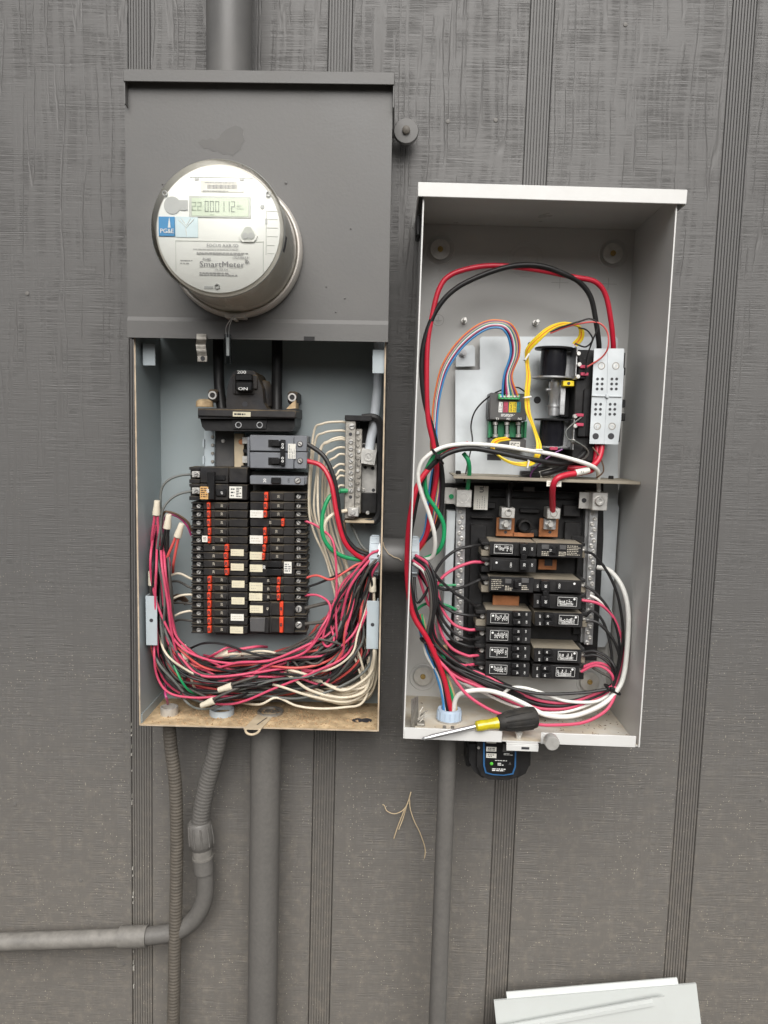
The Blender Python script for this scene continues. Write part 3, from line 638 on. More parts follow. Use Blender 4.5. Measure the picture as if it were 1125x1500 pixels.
# grey two-pole and single-pole
T = thing('grey_breaker', 'grey plastic two pole breaker with a white tag below the main breaker', 'breaker', L, L.l(405,687,.03))
b = MB(); b.pbox(L,366,637,430,661.6,.090,.04,.001); b.pbox(L,366,662.2,430,687,.090,.04,.001); b.pbox(L,430.5,638,449.5,661.6,.086,.04,.001); b.pbox(L,430.5,662.2,449.5,687,.086,.04,.001); b.pbox(L,362,640,366,684,.082,.04,.001); part('body', b, 'grey_plastic', T)
for y0 in (644,670):
    b = MB(); b.pbox(L,393,y0,408,y0+11.5,.0905,.089); b.pbox(L,397,y0+1.5,410,y0+10,.097,.09,.0008); part('handle', b, 'black_clean', T)
b = MB(); b.pbox(L,410.5,644,417,682,.0985,.09,.0008); tie = part('handle_tie', b, 'black_clean', T)
b = MB()
for y in (651,655.5,671,675.5): c = L.l(414,y,.0985); b.lathe((c[0],c[1],0),[(.0018,.0987),(.001,.0987)],12)
part('tie_print', b, 'ink_white', tie, smooth=False)
b = MB(); b.pbox(L,422,650,433,672,.0907,.0898); lb = part('rating_label', b, 'paper', T)
b = MB(); scribble(b,L,423,652,432,671,.0909,4,True,.35); part('fine_print', b, 'ink_grey', lb, smooth=False)
for y in (650.5,675): 
    b = MB(); c = L.l(439.5,y,.0863); b.disc(c[:2],.0045,.0858,.0864,18); part('screw_well', b, 'ink_dark', T)
    termscrew(T,439.5,y,.0865,3.6,-40)
T = thing('grey_breaker', 'narrow grey single breaker under the grey two pole breaker', 'breaker', L, L.l(405,711,.03))
b = MB(); b.pbox(L,366,696.5,446,711,.087,.04,.001); b.pbox(L,446,698,449,710,.08,.04,.001); part('body', b, 'grey_plastic', T)
b = MB(); b.pbox(L,397,699.5,411,708.5,.092,.086,.0008); part('handle', b, 'black_clean', T)
lettering(T,L,'20',388,704,.0873,4.2,'ink_white',90,1,.03); lettering(T,L,'ON',423,704,.0873,3,'ink_dark',90)
b = MB(); c = L.l(436,704,.0873); b.disc(c[:2],.0050,.0868,.0873,18); part('screw_well', b, 'ink_dark', T); termscrew(T,436,704,.0874,4.2,35)
# black double-pole at the head of the wire-nut side column
T = thing('double_breaker', 'black two pole breaker with orange and white stickers and grey leads', 'breaker', L, L.l(320,733,.03))
b = MB(); 
for (y0,y1) in ((684,708),(708.6,733)):
    b.pbox(L,293,y0,334.5,y1,fdL+.002,.03,.001); b.pbox(L,335.2,y0+1,362,y1-.5,fdL-.001,.03,.001); b.pbox(L,277,y0,293,y0+4.5,fdL-.003,.04,.0006); b.pbox(L,277,y1-6,293,y1,fdL-.003,.04,.0006); b.pbox(L,279,y0+4,293,y1-6,fdL-.018,.04)
part('body', b, 'black_dusty', T)
for y0 in (690,714):
    b = MB(); b.pbox(L,281,y0,292.5,y0+9.5,fdL-.004,fdL-.016,.0006); tm = part('terminal', b, 'alu', T); termscrew(T,287,y0+4.8,fdL-.004,3.7,25)
b = MB(); b.pbox(L,303,691,314,732,fdL+.010,fdL,.001); b.pbox(L,314,696,330,704,fdL+.0045,fdL,.001); b.pbox(L,316,716,331,727,fdL+.006,fdL,.001); part('handle', b, 'black_clean', T)
b = MB(); b.pbox(L,292.8,713,305,731.5,fdL+.0104,fdL+.002,.0002); part('sticker', b, 'paper_orange', T)
b = MB(); scribble(b,L,294,714,304,729,fdL+.0106,5); part('fine_print', b, 'w_brown', T, smooth=False)
lettering(T,L,'60',304.5,719,fdL+.0112,4,'ink_white',90,1,.03); lettering(T,L,'60',325,722,fdL+.0065,3,'ink_white',90)
b = MB(); b.pbox(L,336,712.5,354.5,730,fdL-.0003,fdL-.0012); lb = part('sticker', b, 'paper', T)
b = MB(); scribble(b,L,338,714,345,728.5,fdL-.0001,3,False,.4); scribble(b,L,346,714,353.5,728.5,fdL-.0001,6); part('fine_print', b, 'ink_dark', lb, smooth=False)
RJ = random.Random(5)
def thin_breaker(side, y0, y1, red, num, tag, label, group, blackh=None, tdx=0, ins=None, tall=False, rt=None):
    T = thing('thin_breaker' if not tall else 'branch_breaker', label, 'breaker', L, L.l(320 if side=='L' else 405,y1,.03), group)
    sgn = 1 if side=='L' else -1; out = (280 if side=='L' else 449)+tdx; ym = (y0+y1)/2
    X = lambda k: out+sgn*k
    def pb(b,k0,k1,ya,yb,df,db,bv=.0007):
        x0,x1 = sorted((X(k0),X(k1))); b.pbox(L,x0,ya,x1,yb,df,db,bv)
    j = random.uniform(-.0008,.0008)
    b = MB(); pb(b,18,54.5,y0+.35,y1-.35,fdL-.002+j,.03); pb(b,55.2,82.5,y0+.6,y1-.4,fdL-.004+j,.03)
    fin = min(3.2,(y1-y0)*.26)
    pb(b,0,18,y0+.5,y0+fin,fdL-.007,.035,.0005); pb(b,0,18,y1-fin,y1-.5,fdL-.007,.035,.0005); pb(b,1.5,18,y0+fin,y1-fin,fdL-.014,.035,.0003)
    pb(b,34,52,y0+1.6,y1-1.6,fdL+.0008+j,fdL-.01)
    part('body', b, 'black_dusty', T)
    termscrew(T,X(11.5),ym,fdL-.0125,3.7 if not tall else 5.2,random.uniform(-80,80))
    if red:
        b = MB(); jx = RJ.uniform(-.7,.7); b.pbox(L,red[0]+jx,y0+.9,red[1]+jx,y1-.8,fdL+.0045,fdL-.004,.0009); hd = part('handle', b, 'red_handle', T)
        lettering(hd,L,num,(red[0]+red[1])/2+jx,ym,fdL+.0048,(red[1]-red[0])*.72,'ink_dark',90,1.05,.05)
    if blackh:
        b = MB(); b.pbox(L,blackh[0],y0+1,blackh[1],y1-.8,fdL+.006,fdL-.002,.0008); hd = part('handle', b, 'black_clean', T)
    if rt: lettering(T,L,rt[1],rt[0],ym,fdL+.0012+j+.0003,3.2,'ink_gold',90,1,.02)
    if tag:
        b = MB(); b.pbox(L,tag[0],tag[1],tag[2],tag[3],fdL-.0028+j,fdL-.006); tg = part('paper_tag', b, random.choice(['paper','paper_cream']), T)
        b = MB(); scribble(b,L,tag[0]+2,tag[1]+2,tag[2]-2,tag[3]-2,fdL-.0026+j,2,False,.3,1,3); part('fine_print', b, 'ink_gold', tg, smooth=False)
    return T
LY = [741,753,765.5,779,791,802.7,814.4,826,837.8,849.5,861,873,885.5,898,910,922]
tagsL = {5:(338,804.5,357,814.5),7:(338,825.5,357,836),9:(339.5,850.5,358,861),11:(339,875,358,885.5),13:(338,899.5,357,909.5),15:(337,918,356,928)}
for i, y in enumerate(LY):
    y0 = (LY[i-1]+y)/2 if i else y-6; y1 = (LY[i+1]+y)/2 if i < 15 else y+6.5
    red = (302.5,307.5) if i < 5 else (328.2,334) if i < 9 else (303.5,309)
    if 3 <= i < 5: red = (303.5,308)
    lab = '%s thin black breaker down the wire nut side column, red handle%s' % (ORD[i], ' and paper tag' if i in tagsL else '')
    T = thin_breaker('L', y0, y1, red, '20' if i not in (3,) else '15', tagsL.get(i), lab, 'thin breakers on the wire nut side', rt=((325 if i<5 or i>8 else 313),'20') )
    if i == 4:
        b = MB(); b.pbox(L,296,785,304,794,fdL-.0005,fdL-.003); part('number_tag', b, 'paper', T); lettering(T,L,'15',300,789.5,fdL-.0002,4,'ink_dark',90,1,.02)
RY = [728,741.5,753,765,779,791,803,815.5,826.7,838,851,863,874.5]
redR = {0:(387.5,393),1:(386.5,392),2:(386,391),3:(411,415.5),4:(385,389.5),5:(386.5,391.5),6:(384,388.5),7:(384,388),10:(405.5,410.5),11:(405.5,410),12:(406,411)}
tagsR = {2:(366.5,747.5,385.5,758.5),5:(366,784.5,385,796.5),7:(366,808.5,385,820),9:(366,827,384.5,838),10:(365.5,853.5,384.5,866),12:(365,869,384,880)}
rtx = {0:408,1:408,2:408,3:396,4:405,5:408,6:406,7:406,10:393,11:393,12:393}
for i, y in enumerate(RY):
    y0 = (RY[i-1]+y)/2 if i else y-8; y1 = (RY[i+1]+y)/2 if i < 12 else y+6
    lab = '%s thin black breaker down the neutral bar side column%s%s' % (ORD[i], ', red handle' if i in redR else ', black handle', ' and paper tag' if i in tagsR else '')
    T = thin_breaker('R', y0, y1, redR.get(i), '15' if i in (3,5,7) else '20', tagsR.get(i), lab, 'thin breakers on the neutral bar side', blackh=(390,412) if i in (8,9) else None, rt=(rtx[i],'20') if i in rtx else None)
    if i == 9:
        b = MB(); b.pbox(L,416,823,427,840,fdL-.0004,fdL-.004); tg = part('sticker', b, 'paper', T); b = MB(); scribble(b,L,417,825,426,838,fdL-.0002,4); part('fine_print', b, 'ink_grey', tg, smooth=False)
        lettering(T,L,'30',387,831,fdL+.0005,4,'ink_white',90,1,.03)
T = thin_breaker('R',881,903,(409,414),'40',(366,887,385,898),'wide black breaker with worn red handle under the thin ones by the neutral bar','wide breakers',tall=True,rt=(392,'40'))
T = thin_breaker('R',903,928,(409.5,415),'40',None,'lowest wide black breaker with blank face and red 40 handle','wide breakers',tall=True)
b = MB(); b.pbox(L,366,905,388,926,fdL,fdL-.006,.001); part('blank_face', b, 'smoke_plastic', T)
# ------------------------------------------------------------------ neutral bar
NB = thing('neutral_bar', 'long metal neutral terminal bar with many screws in black holder', 'terminal bar', L, L.l(530,768,.008))
b = MB(); b.pbox(L,505,608,545,617,.075,.008,.001); b.pbox(L,528,612,551,762,.032,.008,.001)
fr_ = path(L,[(530,612,.06),(545,611,.06),(554,615,.06),(557.5,628,.06),(558,660,.06),(557.5,700,.06),(557,735,.06),(555,755,.06),(548,764,.06),(535,766,.06)],per=4); b.tube(fr_,.0055,8)
b.pbox(L,530,722,551,752,.05,.01,.001); hold = part('holder', b, 'black', NB)
b = MB(); b.pbox(L,505,762,548,767,.07,.012,.001); part('tape', b, 'tape_tan', NB)
b = MB(); b.pbox(L,506,616,519,760,.072,.02,.001); b.pbox(L,519.5,628,528.5,752,.062,.02,.001); bar = part('bar', b, 'dull_metal', NB)
for k, y in enumerate([624.5,636,647,657,666,675,684,692.5,701,710,718.5,728]):
    b = MB(); big = k==0; 
    if k in (1,11): c = L.l(513.5,y,.0722); b.disc(c[:2],.0026,.0715,.0726,14); part('wire_hole', b, 'ink_dark', bar); continue
    r_ = .0048 if big else .0036; screw(b,L,515.5 if big else 514,y,.072,r_); s_ = part('screw', b, 'screw_steel', bar)
    b = MB(); slotmark(b,L,515.5 if big else 514,y,.0744,r_*.9,random.uniform(-70,70)); part('slot', b, 'ink_dark', s_, smooth=False)
for k in range(13):
    b = MB(); screw(b,L,524+(k%2)*1.6,634+k*9.2,.062,.0028); part('screw', b, 'dull_metal' if k%3 else 'screw_steel', bar)
b = MB(); b.pbox(L,509.5,744,525,757,.082,.06,.001); lg = part('end_lug', b, 'alu', NB); b = MB(); screw(b,L,516.5,750.5,.082,.0044); part('screw', b, 'screw_steel', lg)
b = MB(); b.pbox(L,528.8,649,551,722.5,.036,.0335,.0004); pl = part('strap_plate', b, 'alu', NB)
for (x,y) in ((535,685),(546,686),(547,718),(533,653)): b = MB(); c = L.l(x,y,.036); b.disc(c[:2],.0027,.0355,.0364,12); part('plate_hole', b, 'ink_dark', pl)
b = MB(); screw(b,L,532.5,718,.036,.003); part('screw', b, 'screw_steel', pl); b = MB(); screw(b,L,538.5,751,.05,.0032); part('screw', b, 'screw_steel', NB)
b = MB(); c = L.l(539.5,669,.06); hw = px2m(10.8,.06); ca,sa = math.cos(rad(-8)),math.sin(rad(-8))
b.prism([(c[0]+x*ca-y*sa,c[1]+x*sa+y*ca) for x,y in ((-hw,-hw),(hw,-hw),(hw,hw),(-hw,hw))],.036,.062); cl = part('cable_lug', b, 'alu', NB, smooth=False)
b = MB(); b.lathe((c[0],c[1],0),[(.0068,.0615),(.0068,.0632),(.005,.0632),(.005,.061),(.003,.061),(.003,.0625),(1e-5,.0625)],20); part('lug_screw', b, 'screw_steel', cl)
wire(L,[(555,470,.05),(554.5,520,.05),(554,560,.05),(551,590,.05),(547,625,.05),(543,645,.05),(541,660,.05)],.0073,'white_cable','thick pale grey neutral cable coming down into the lug',None,n=14,name='neutral_cable',cat='cable')
# ================================================================== right panel (pale transfer switch box)
dR, dHR = .176, .183
RU0, RU1 = R.l(604.5,700,dR)[0], R.l(964.5,700,dR)[0]
RVB = R.l(764,1088,dR)[1]; RVT = R.l(780,332.5,.004)[1]
rp = thing('switch_box', 'open pale grey steel transfer switch box with a hooded top', 'electrical panel', R, (RU0,RVB,0))
t = .0018
b = MB(); b.box(RU0+t,RU1-t,RVB+t,RVT,.001,.004); back = part('back_panel', b, 'box_paint', rp)
for x0 in (RU0,RU1-t):
    b = MB(); b.box(x0,x0+t,RVB,RVT,.001,dR,m=0,fm={'d+':1}); part('side_wall', b, ['box_paint','box_rim'], rp)
b = MB(); b.box(RU0+t+.0002,RU1-t-.0002,RVB,RVB+t,.001,dR-.002,fm={'v+':1}); part('floor', b, ['box_paint','box_floor'], rp)
b = MB(); b.box(RU0,RU1,RVT+.0002,RVT+.0014,.001,dR); part('ceiling', b, 'box_paint', rp)
# hood
hx0,hx1 = R.l(612,280,dHR)[0], R.l(1006.5,290,dHR)[0]; hv0,hv1 = R.l(809,293.5,dHR)[1], max(R.l(809,276,dHR)[1], RVT+.0038)
b = MB(); b.box(hx0,hx1,hv0,hv1,dHR-.0018,dHR,.0008); b.box(hx0,hx1,hv1-.002,hv1,.001,dHR-.002,.0005); 
for x in (hx0,hx1-.0016): b.prism([(0,0)]*0 or [(x,hv0),(x+.0016,hv0),(x+.0016,hv1-.0022),(x,hv1-.0022)],.03,dHR-.0021)
part('hood', b, 'box_rim', rp)
# bottom lip in two lengths, dropped tab between, stud and thumb screw
lv = R.l(764,1072,dR)[1]; k0,k1 = R.l(735,1085,dR)[0], R.l(792,1085,dR)[0]
for (x0,x1) in ((RU0+.001,k0),(k1,RU1-.006)):
    b = MB(); b.box(x0,x1,RVB-.0005,lv,dR-.0015,dR+.0008,.0006); part('floor_lip', b, 'box_rim', rp)
tv0 = RVB-.010; j0,j1 = R.l(741,1090,dR)[0], R.l(788,1090,dR)[0]
b = MB(); b.box(j0,j1,RVB-.001,RVB+.0008,dR-.0019,dR+.006,.0006); b.box(j0,j1,tv0,RVB-.001,dR+.0045,dR+.006,.0006); tabp = part('padlock_tab', b, 'box_rim', rp)
b = MB(); c = ((j0+j1)/2+.004,0,0); b.box(c[0]-.0055,c[0]+.0055,tv0+.003,tv0+.0065,dR+.0055,dR+.0063); part('tab_slot', b, 'ink_dark', tabp)
b = MB(); c = R.l(760,1075,.166); b.lathe((c[0],RVB,.166),[(.0042,.0005),(.0042,.009),(.0055,.009),(.0055,.013),(.0042,.0135),(.0042,.02),(.003,.0215),(1e-5,.0215)],8,'v'); part('stud', b, 'screw_steel', rp)
b = MB(); c = R.l(808,1087,dR+.02); b.lathe((c[0],c[1],0),[(.0035,dR),(.0035,dR+.012),(.0098,dR+.012),(.0102,dR+.014),(.0102,dR+.024),(.0092,dR+.0262),(1e-5,dR+.0262)],24); part('thumb_screw', b, 'alu', rp)
for x in (651,663):
    b = MB(); c = R.l(x,1066,.155); b.lathe((c[0],RVB,.155),[(.0045,.0015),(.0045,.006),(.0026,.0065),(.0026,.012),(1e-5,.0125)],8,'v'); part('bolt', b, 'dull_metal', rp)
# mounting washers over dimples
for (x,y) in ((645,365),(898,371),(619.5,991),(864,999)):
    b = MB(); c = R.l(x,y+1,.004); b.lathe((c[0],c[1],0),[(.0225,.0041),(.0212,.0050),(.0195,.0046),(1e-5,.0046)],32); dim = part('dimple', b, 'box_paint', rp)
    b = MB(); c = R.l(x,y,.012); b.lathe((c[0],c[1],0),[(.0050,.0045),(.0050,.0105),(.0150,.0105),(.0154,.0112),(.0150,.0120),(.0045,.0124)],32); ws = part('washer', b, 'alu', rp)
    b = MB(); b.lathe((c[0],c[1],0),[(.0042,.012),(.0042,.0138),(.0034,.0146),(.0022,.0146),(.0020,.0128),(1e-5,.0128)],16); part('screw', b, 'brass', ws)
# stamped marks on the back: knockout rings, crosses, earth sign, studs
b = MB(); c = R.l(770,380,.004)
for r_ in (.0195,.026): b.lathe((c[0],c[1],0),[(r_-.0006,.004),(r_-.0003,.0045),(r_+.0003,.0045),(r_+.0006,.004)],48)
part('knockout', b, 'box_paint', rp)
M('stamp', (.30,.295,.28), .5)
b = MB()
for (x,y) in ((820,414),(891,416)):
    c = R.l(x,y,.004); b.box(c[0]-.013,c[0]+.013,c[1]-.0003,c[1]+.0003,.004,.0043); b.box(c[0]-.0003,c[0]+.0003,c[1]-.009,c[1]+.009,.004,.0044)
    part('stamped_cross', b, 'stamp', rp, smooth=False); b = MB()
c = R.l(642,469,.004); b.lathe((c[0],c[1],0),[(.0082,.004),(.0082,.0043),(.0088,.0043),(.0088,.004)],28)
b.box(c[0]-.0003,c[0]+.0003,c[1]-.0005,c[1]+.0055,.004,.0043)
for k,wd in ((0,.0055),(1,.0036),(2,.0018)): b.box(c[0]-wd,c[0]+wd,c[1]-.0006-k*.002,c[1]-k*.002,.004,.0044)
part('earth_mark', b, 'stamp', rp, smooth=False, kind='stuff')
for (x,y) in ((681,468),(787,471)):
    b = MB(); c = R.l(x,y,.02); b.lathe((c[0],c[1],0),[(.0045,.004),(.0045,.008),(.003,.008),(.003,.024),(.0024,.026),(1e-5,.026)],12); part('weld_stud', b, 'screw_steel', rp)
# little black latch on the outside of the left wall, spare bracket on the floor
b = MB(); c = R.l(607,327,.12); b.box(RU0-.007,RU0-.0005,c[1]-.018,c[1]+.010,.09,.125,.002); part('side_catch', b, 'black', rp)
b = MB(); c = R.l(612,1022,.13); ca = RU0+.016
b.add([(ca-.004,RVB+.002,.150),(ca+.006,RVB+.002,.118),(ca+.004,RVB+.042,.118),(ca-.006,RVB+.048,.150),(ca-.0025,RVB+.002,.151),(ca+.0075,RVB+.002,.119),(ca+.0055,RVB+.042,.119),(ca-.0045,RVB+.048,.151)],[(0,1,2,3),(7,6,5,4),(0,4,5,1),(1,5,6,2),(2,6,7,3),(3,7,4,0)])
b.box(ca+.004,ca+.016,RVB+.002,RVB+.006,.120,.136,.001); br = part('hinge_bracket', b, 'dull_metal', rp, smooth=False)
b = MB()
for k in range(7): b.tube([(ca+.008+random.uniform(-.003,.003),RVB+.006+k*.0025,.128),(ca+.015+random.uniform(-.004,.006),RVB+.010+k*.003,.13+random.uniform(-.01,.008))],.0009,5)
part('strand', b, 'dull_metal', br)
# ------------------------------------------------------------------ mounting plate
MPd = .022
plate = thing('mounting_plate', 'bright galvanized steel mounting plate behind the transfer switch', 'plate', R, R.l(780,950,.004))
poly = [(667,542),(700,542),(703,541),(703,496),(706,493),(902,493),(905,496),(905,740),(907,744),(906,752),(894,930),(886,948),(667,950)]
b = MB(); b.prism([R.l(x,y,MPd)[:2] for x,y in poly],MPd-.0018,MPd); part('sheet', b, 'galv', plate, smooth=False)
b = MB(); b.prism([R.l(x,y,MPd)[:2] for x,y in ((668,512),(672,507),(693,505),(696,509),(696,536),(668,537))],MPd-.006,MPd-.003); tb = part('corner_tab', b, 'galv', plate, smooth=False)
b = MB(); c = R.l(678,517.5,MPd); b.lathe((c[0],c[1],0),[(.0064,MPd-.003),(.0064,MPd-.0015),(.0046,MPd-.0015),(.0046,MPd+.003),(.0028,MPd+.003),(.0028,MPd+.007),(1e-5,MPd+.007)],16); part('bolt', b, 'zinc', tb)
for (x,y,rr) in ((787,586,.0055),(776,504,.0032)): b = MB(); c = R.l(x,y,MPd); b.disc(c[:2],rr,MPd-.0005,MPd+.0004,18); part('plate_hole', b, 'ink_dark', plate)
b = MB(); c = R.l(724,670,MPd); b.box(c[0]-.011,c[0]+.011,c[1]-.0045,c[1]+.0045,MPd-.0005,MPd+.0004)
part('plate_hole', b, 'ink_dark', plate)
b = MB(); c = R.l(787,586,MPd); b.lathe((c[0],c[1],0),[(.0175,MPd-.0002),(.0175,MPd+.0003),(.0168,MPd+.0003)],32); part('stamped_ring', b, 'zinc', plate)
# ------------------------------------------------------------------ control module
cm = thing('control_module', 'small dark fuse and control module with green terminal strip', 'control module', R, R.l(744,660,MPd))
b = MB(); b.pbox(R,718,575,771,616.5,.058,MPd,.0015); b.pbox(R,715.5,588,718,612,.05,MPd,.001); part('cover', b, 'smoke_plastic', cm)
b = MB(); b.pbox(R,716.5,616.8,770.5,641.5,.040,MPd,.0006); b.pbox(R,716,617,718,641,.047,.03); b.pbox(R,769,617,771,641,.047,.03); pcb = part('circuit_board', b, 'pcb', cm)
b = MB(); b.pbox(R,717,642,770,660,.046,MPd,.0012); b.pbox(R,745,645,763,657,.048,.046,.0005); part('base_cap', b, 'smoke_plastic', cm)
b = MB(); b.pbox(R,746.5,646.5,761.5,656,.0484,.0478); part('spec_label', b, 'paper', cm)
b = MB(); scribble(b,R,748,648,760,655,.0486,3); part('fine_print', b, 'ink_dark', cm, smooth=False)
b = MB(); b.pbox(R,730.5,577,761.5,585.5,.065,.055,.0008); tbk = part('terminal_strip', b, 'term_green', cm)
for k in range(6):
    b = MB(); screw(b,R,733.5+k*5.05,581,.065,.0016); part('screw', b, 'screw_steel', tbk)
for k, mcol in enumerate(('ink_white','pink_conn','yellow','yellow','w_teal')):
    x0 = (731,738,746,751.5,757.5)[k]; b = MB(); b.pbox(R,x0,588.5,x0+(5.5 if k in (1,) else 4.6),604,.0584,.0579); sw_ = part('color_code', b, mcol, cm)
    b = MB(); scribble(b,R,x0+.7,589,x0+4,603,.0586,2,True,.4); part('fine_print', b, 'ink_dark', sw_, smooth=False)
b = MB(); scribble(b,R,734,606,758,611,.0584,3); part('fine_print', b, 'ink_white', cm, smooth=False)
for s_, x in (('T1',728.5),('N1',745),('N2',761.5)): lettering(cm,R,s_,x,613.6,.0584,3.2,'ink_white',0,1,.02)
for x in (725.5,742.5,759.5):
    b = MB(); p,q = R.l(x,619,.046),R.l(x,640,.046); b.tube([p,q],.0038,12); fs = part('fuse', b, 'clear_tube', cm)
    b = MB(); b.tube([R.l(x,618,.046),R.l(x,622.5,.046)],.0042,12); b.tube([R.l(x,636,.046),R.l(x,640.5,.046)],.0042,12); part('fuse_cap', b, 'screw_steel', fs)
    b = MB(); b.tube([R.l(x,623.5,.046),R.l(x,635.5,.046)],.0026,8); part('fuse_label', b, 'paper', fs)
# ------------------------------------------------------------------ transfer switch mechanism
ts = thing('transfer_switch', 'black transfer switch with two wound coils, plunger and perforated plate', 'transfer switch', R, R.l(840,680,MPd))
b = MB(); b.pbox(R,846,512,870,676,.085,MPd,.0015); b.pbox(R,823,560,848,612,.05,MPd,.001); b.pbox(R,800,660,872,684,.05,MPd,.001); b.pbox(R,868,515,908,648,.084,MPd,.001)
b.pbox(R,782,684,806,702,.052,MPd,.0015); b.pbox(R,764,690,806,706,.04,MPd,.001); part('housing', b, 'black', ts)
b = MB(); b.pbox(R,856,570,866,640,.09,.084,.001); b.pbox(R,848,525,858,555,.092,.085,.001); b.pbox(R,848,605,858,640,.092,.085,.001); part('housing_rib', b, 'black_clean', ts)
for (xa,ya,xb,yb) in ((787,508,844,554),(786,613,840,656)):
    xm = (xa+xb)/2-3; dd = .075; cu = R.l(xm,(ya+yb)/2,dd); ru = px2m((xb-xa)/2-1,dd); vt,vb = R.l(xm,ya,dd)[1],R.l(xm,yb,dd)[1]
    b = MB(); b.lathe((cu[0],0,dd-.01),[(1e-5,vb+.003),(ru*.66,vb+.003),(ru*.69,(vb+vt)/2),(ru*.66,vt-.003),(1e-5,vt-.003)],28,'v'); part('coil', b, 'coil', ts)
    b = MB(); b.lathe((cu[0],0,dd-.01),[(1e-5,vt-.003),(ru,vt-.003),(ru,vt-.0005),(1e-5,vt-.0005)],32,'v'); part('spool_flange', b, 'black_clean', ts)
    b = MB(); b.lathe((cu[0],0,dd-.01),[(1e-5,vb),(ru*1.05,vb),(ru*1.05,vb+.0022),(1e-5,vb+.0022)],32,'v'); part('spool_flange', b, 'zinc', ts)
    b = MB(); ub = R.l(xb-14,ya,.08)[0]; ue = R.l(xb,ya,.08)[0]; b.box(ub,ue,vb,vt-.002,.05,.052); b.box(ue-.002,ue,vb-.002,vt,.03,.092,.0005); part('coil_bracket', b, 'zinc', ts)
b = MB(); c = R.l(812,580,.066)
vz = [R.l(812,y,.066)[1] for y in (609,596,594,580,578,560,556)]
b.lathe((c[0],0,.066),[(.0085,vz[0]),(.0085,vz[1]),(.0105,vz[1]),(.0105,vz[2]),(.0075,vz[2]),(.0075,vz[3]),(.009,vz[4]),(.009,vz[5]),(.006,vz[5]),(.006,vz[6])],20,'v'); pl_ = part('plunger', b, 'zinc', ts)
b = MB(); c1,c2 = R.l(800,571,.07),R.l(826,571,.07); b.tube([c1,c2],.0024,8); b.pbox(R,822,556,827,608,.075,.06,.0008); part('link_pin', b, 'zinc', pl_)
b = MB(); b.pbox(R,825,557.5,841,566,.086,.05,.0008); yb_ = part('yellow_cam', b, 'yellow', ts); b = MB(); c = R.l(833,561.5,.086); b.disc(c[:2],.0024,.0855,.0864,14); part('cam_hole', b, 'ink_dark', yb_)
for (x,y) in ((847,518),(848,534),(846,552),(842,610),(842,624),(839,646)):
    b = MB(); screw(b,R,x,y,.092,.0034,.004); part('screw', b, 'screw_steel', ts)
for (x,y) in ((856,537),(857,548),(850,608),(850,622),(812,657)):
    b = MB(); b.pbox(R,x-6,y-2.5,x+5,y+2.5,.096,.088,.0006); part('spade_terminal', b, 'pink_conn', ts)
# perforated front plate
pd = .100
poly = [(870.5,510.5),(914.5,510.5),(913,538),(914,541),(910,615),(905.5,651),(863.5,650)]
b = MB(); b.prism([R.l(x,y,pd)[:2] for x,y in poly],pd-.0016,pd); pf = part('front_plate', b, 'galv', ts, smooth=False)
b = MB(); b.pbox(R,867,578.5,911,582,pd+.0022,pd-.001,.0006); b.pbox(R,888,577,892,583,pd+.0035,pd,.0006); part('plate_rib', b, 'galv', pf)
b = MB(); b.tube([R.l(890.5,512,pd),R.l(889.5,576,pd)],.0007,6); b.tube([R.l(889,584,pd),R.l(885,649,pd)],.0007,6); part('plate_crease', b, 'galv', pf)
b = MB()
for (cx,cy) in ((878.5,562.5),(899.5,562.5),(876,599.5),(897,599.5)):
    for i in (-1,1):
        for j in (-1,0,1): c = R.l(cx+i*3.5-j*.3,cy+j*7.3,pd); b.disc(c[:2],px2m(2.1,pd),pd-.0004,pd+.0003,10)
part('vent_holes', b, 'ink_dark', pf, kind='stuff')
for (x,y) in ((872.5,639),(895,639)): b = MB(); c = R.l(x,y,pd); b.disc(c[:2],px2m(4.6,pd),pd-.0004,pd+.0003,18); part('plate_hole', b, 'ink_dark', pf)
for (x,y) in ((881,536),(902,536),(875,624.5),(896.5,624.5)):
    b = MB(); c = R.l(x,y,pd); b.lathe((c[0],c[1],0),[(px2m(5.3,pd),pd-.0002),(px2m(5.3,pd),pd+.0004),(px2m(4.3,pd),pd+.0004),(px2m(3.8,pd),pd-.001)],20); lw = part('lug_well', b, 'dull_metal', pf)
    b = MB(); b.lathe((c[0]+.0006,c[1],0),[(px2m(3.9,pd),pd-.0008),(px2m(3.4,pd),pd+.0002),(px2m(2,pd),pd+.0002),(px2m(1.6,pd),pd-.001)],16); part('lug_screw', b, 'screw_steel', lw)
for y in (545,592,612):
    b = MB(); b.pbox(R,911,y-7,916,y+5,.085,.05,.001); part('side_catch', b, 'black', ts)
# ------------------------------------------------------------------ divider shelf
sh = thing('divider_shelf', 'narrow beige metal shelf dividing switch gear from breakers', 'shelf', R, R.l(800,708,.05))
ds = .112; a0, a1 = R.l(664,703,ds), R.l(938,706.5,ds)
b = MB(); b.box(a0[0],a1[0],a1[1]-.0008,a1[1]+.0008,MPd+.0002,ds,.0003); b.box(a0[0],a1[0],a1[1]-.0035,a1[1]+.0008,ds-.0002,ds+.0012,.0004); part('sheet', b, 'taupe', sh)
b = MB(); b.pbox(R,801,704,822,713,ds+.0018,ds+.0013); lb = part('sticker', b, 'paper', sh); b = MB(); scribble(b,R,803,706,820,711,ds+.002,2); part('fine_print', b, 'ink_gold', lb, smooth=False)
for x in (671,895):
    b = MB(); c = R.l(x,700,.06); b.lathe((c[0],a1[1]+.0008,.06),[(.004,0),(.004,.004),(.003,.005),(1e-5,.005)],8,'v'); part('bolt', b, 'black', sh)
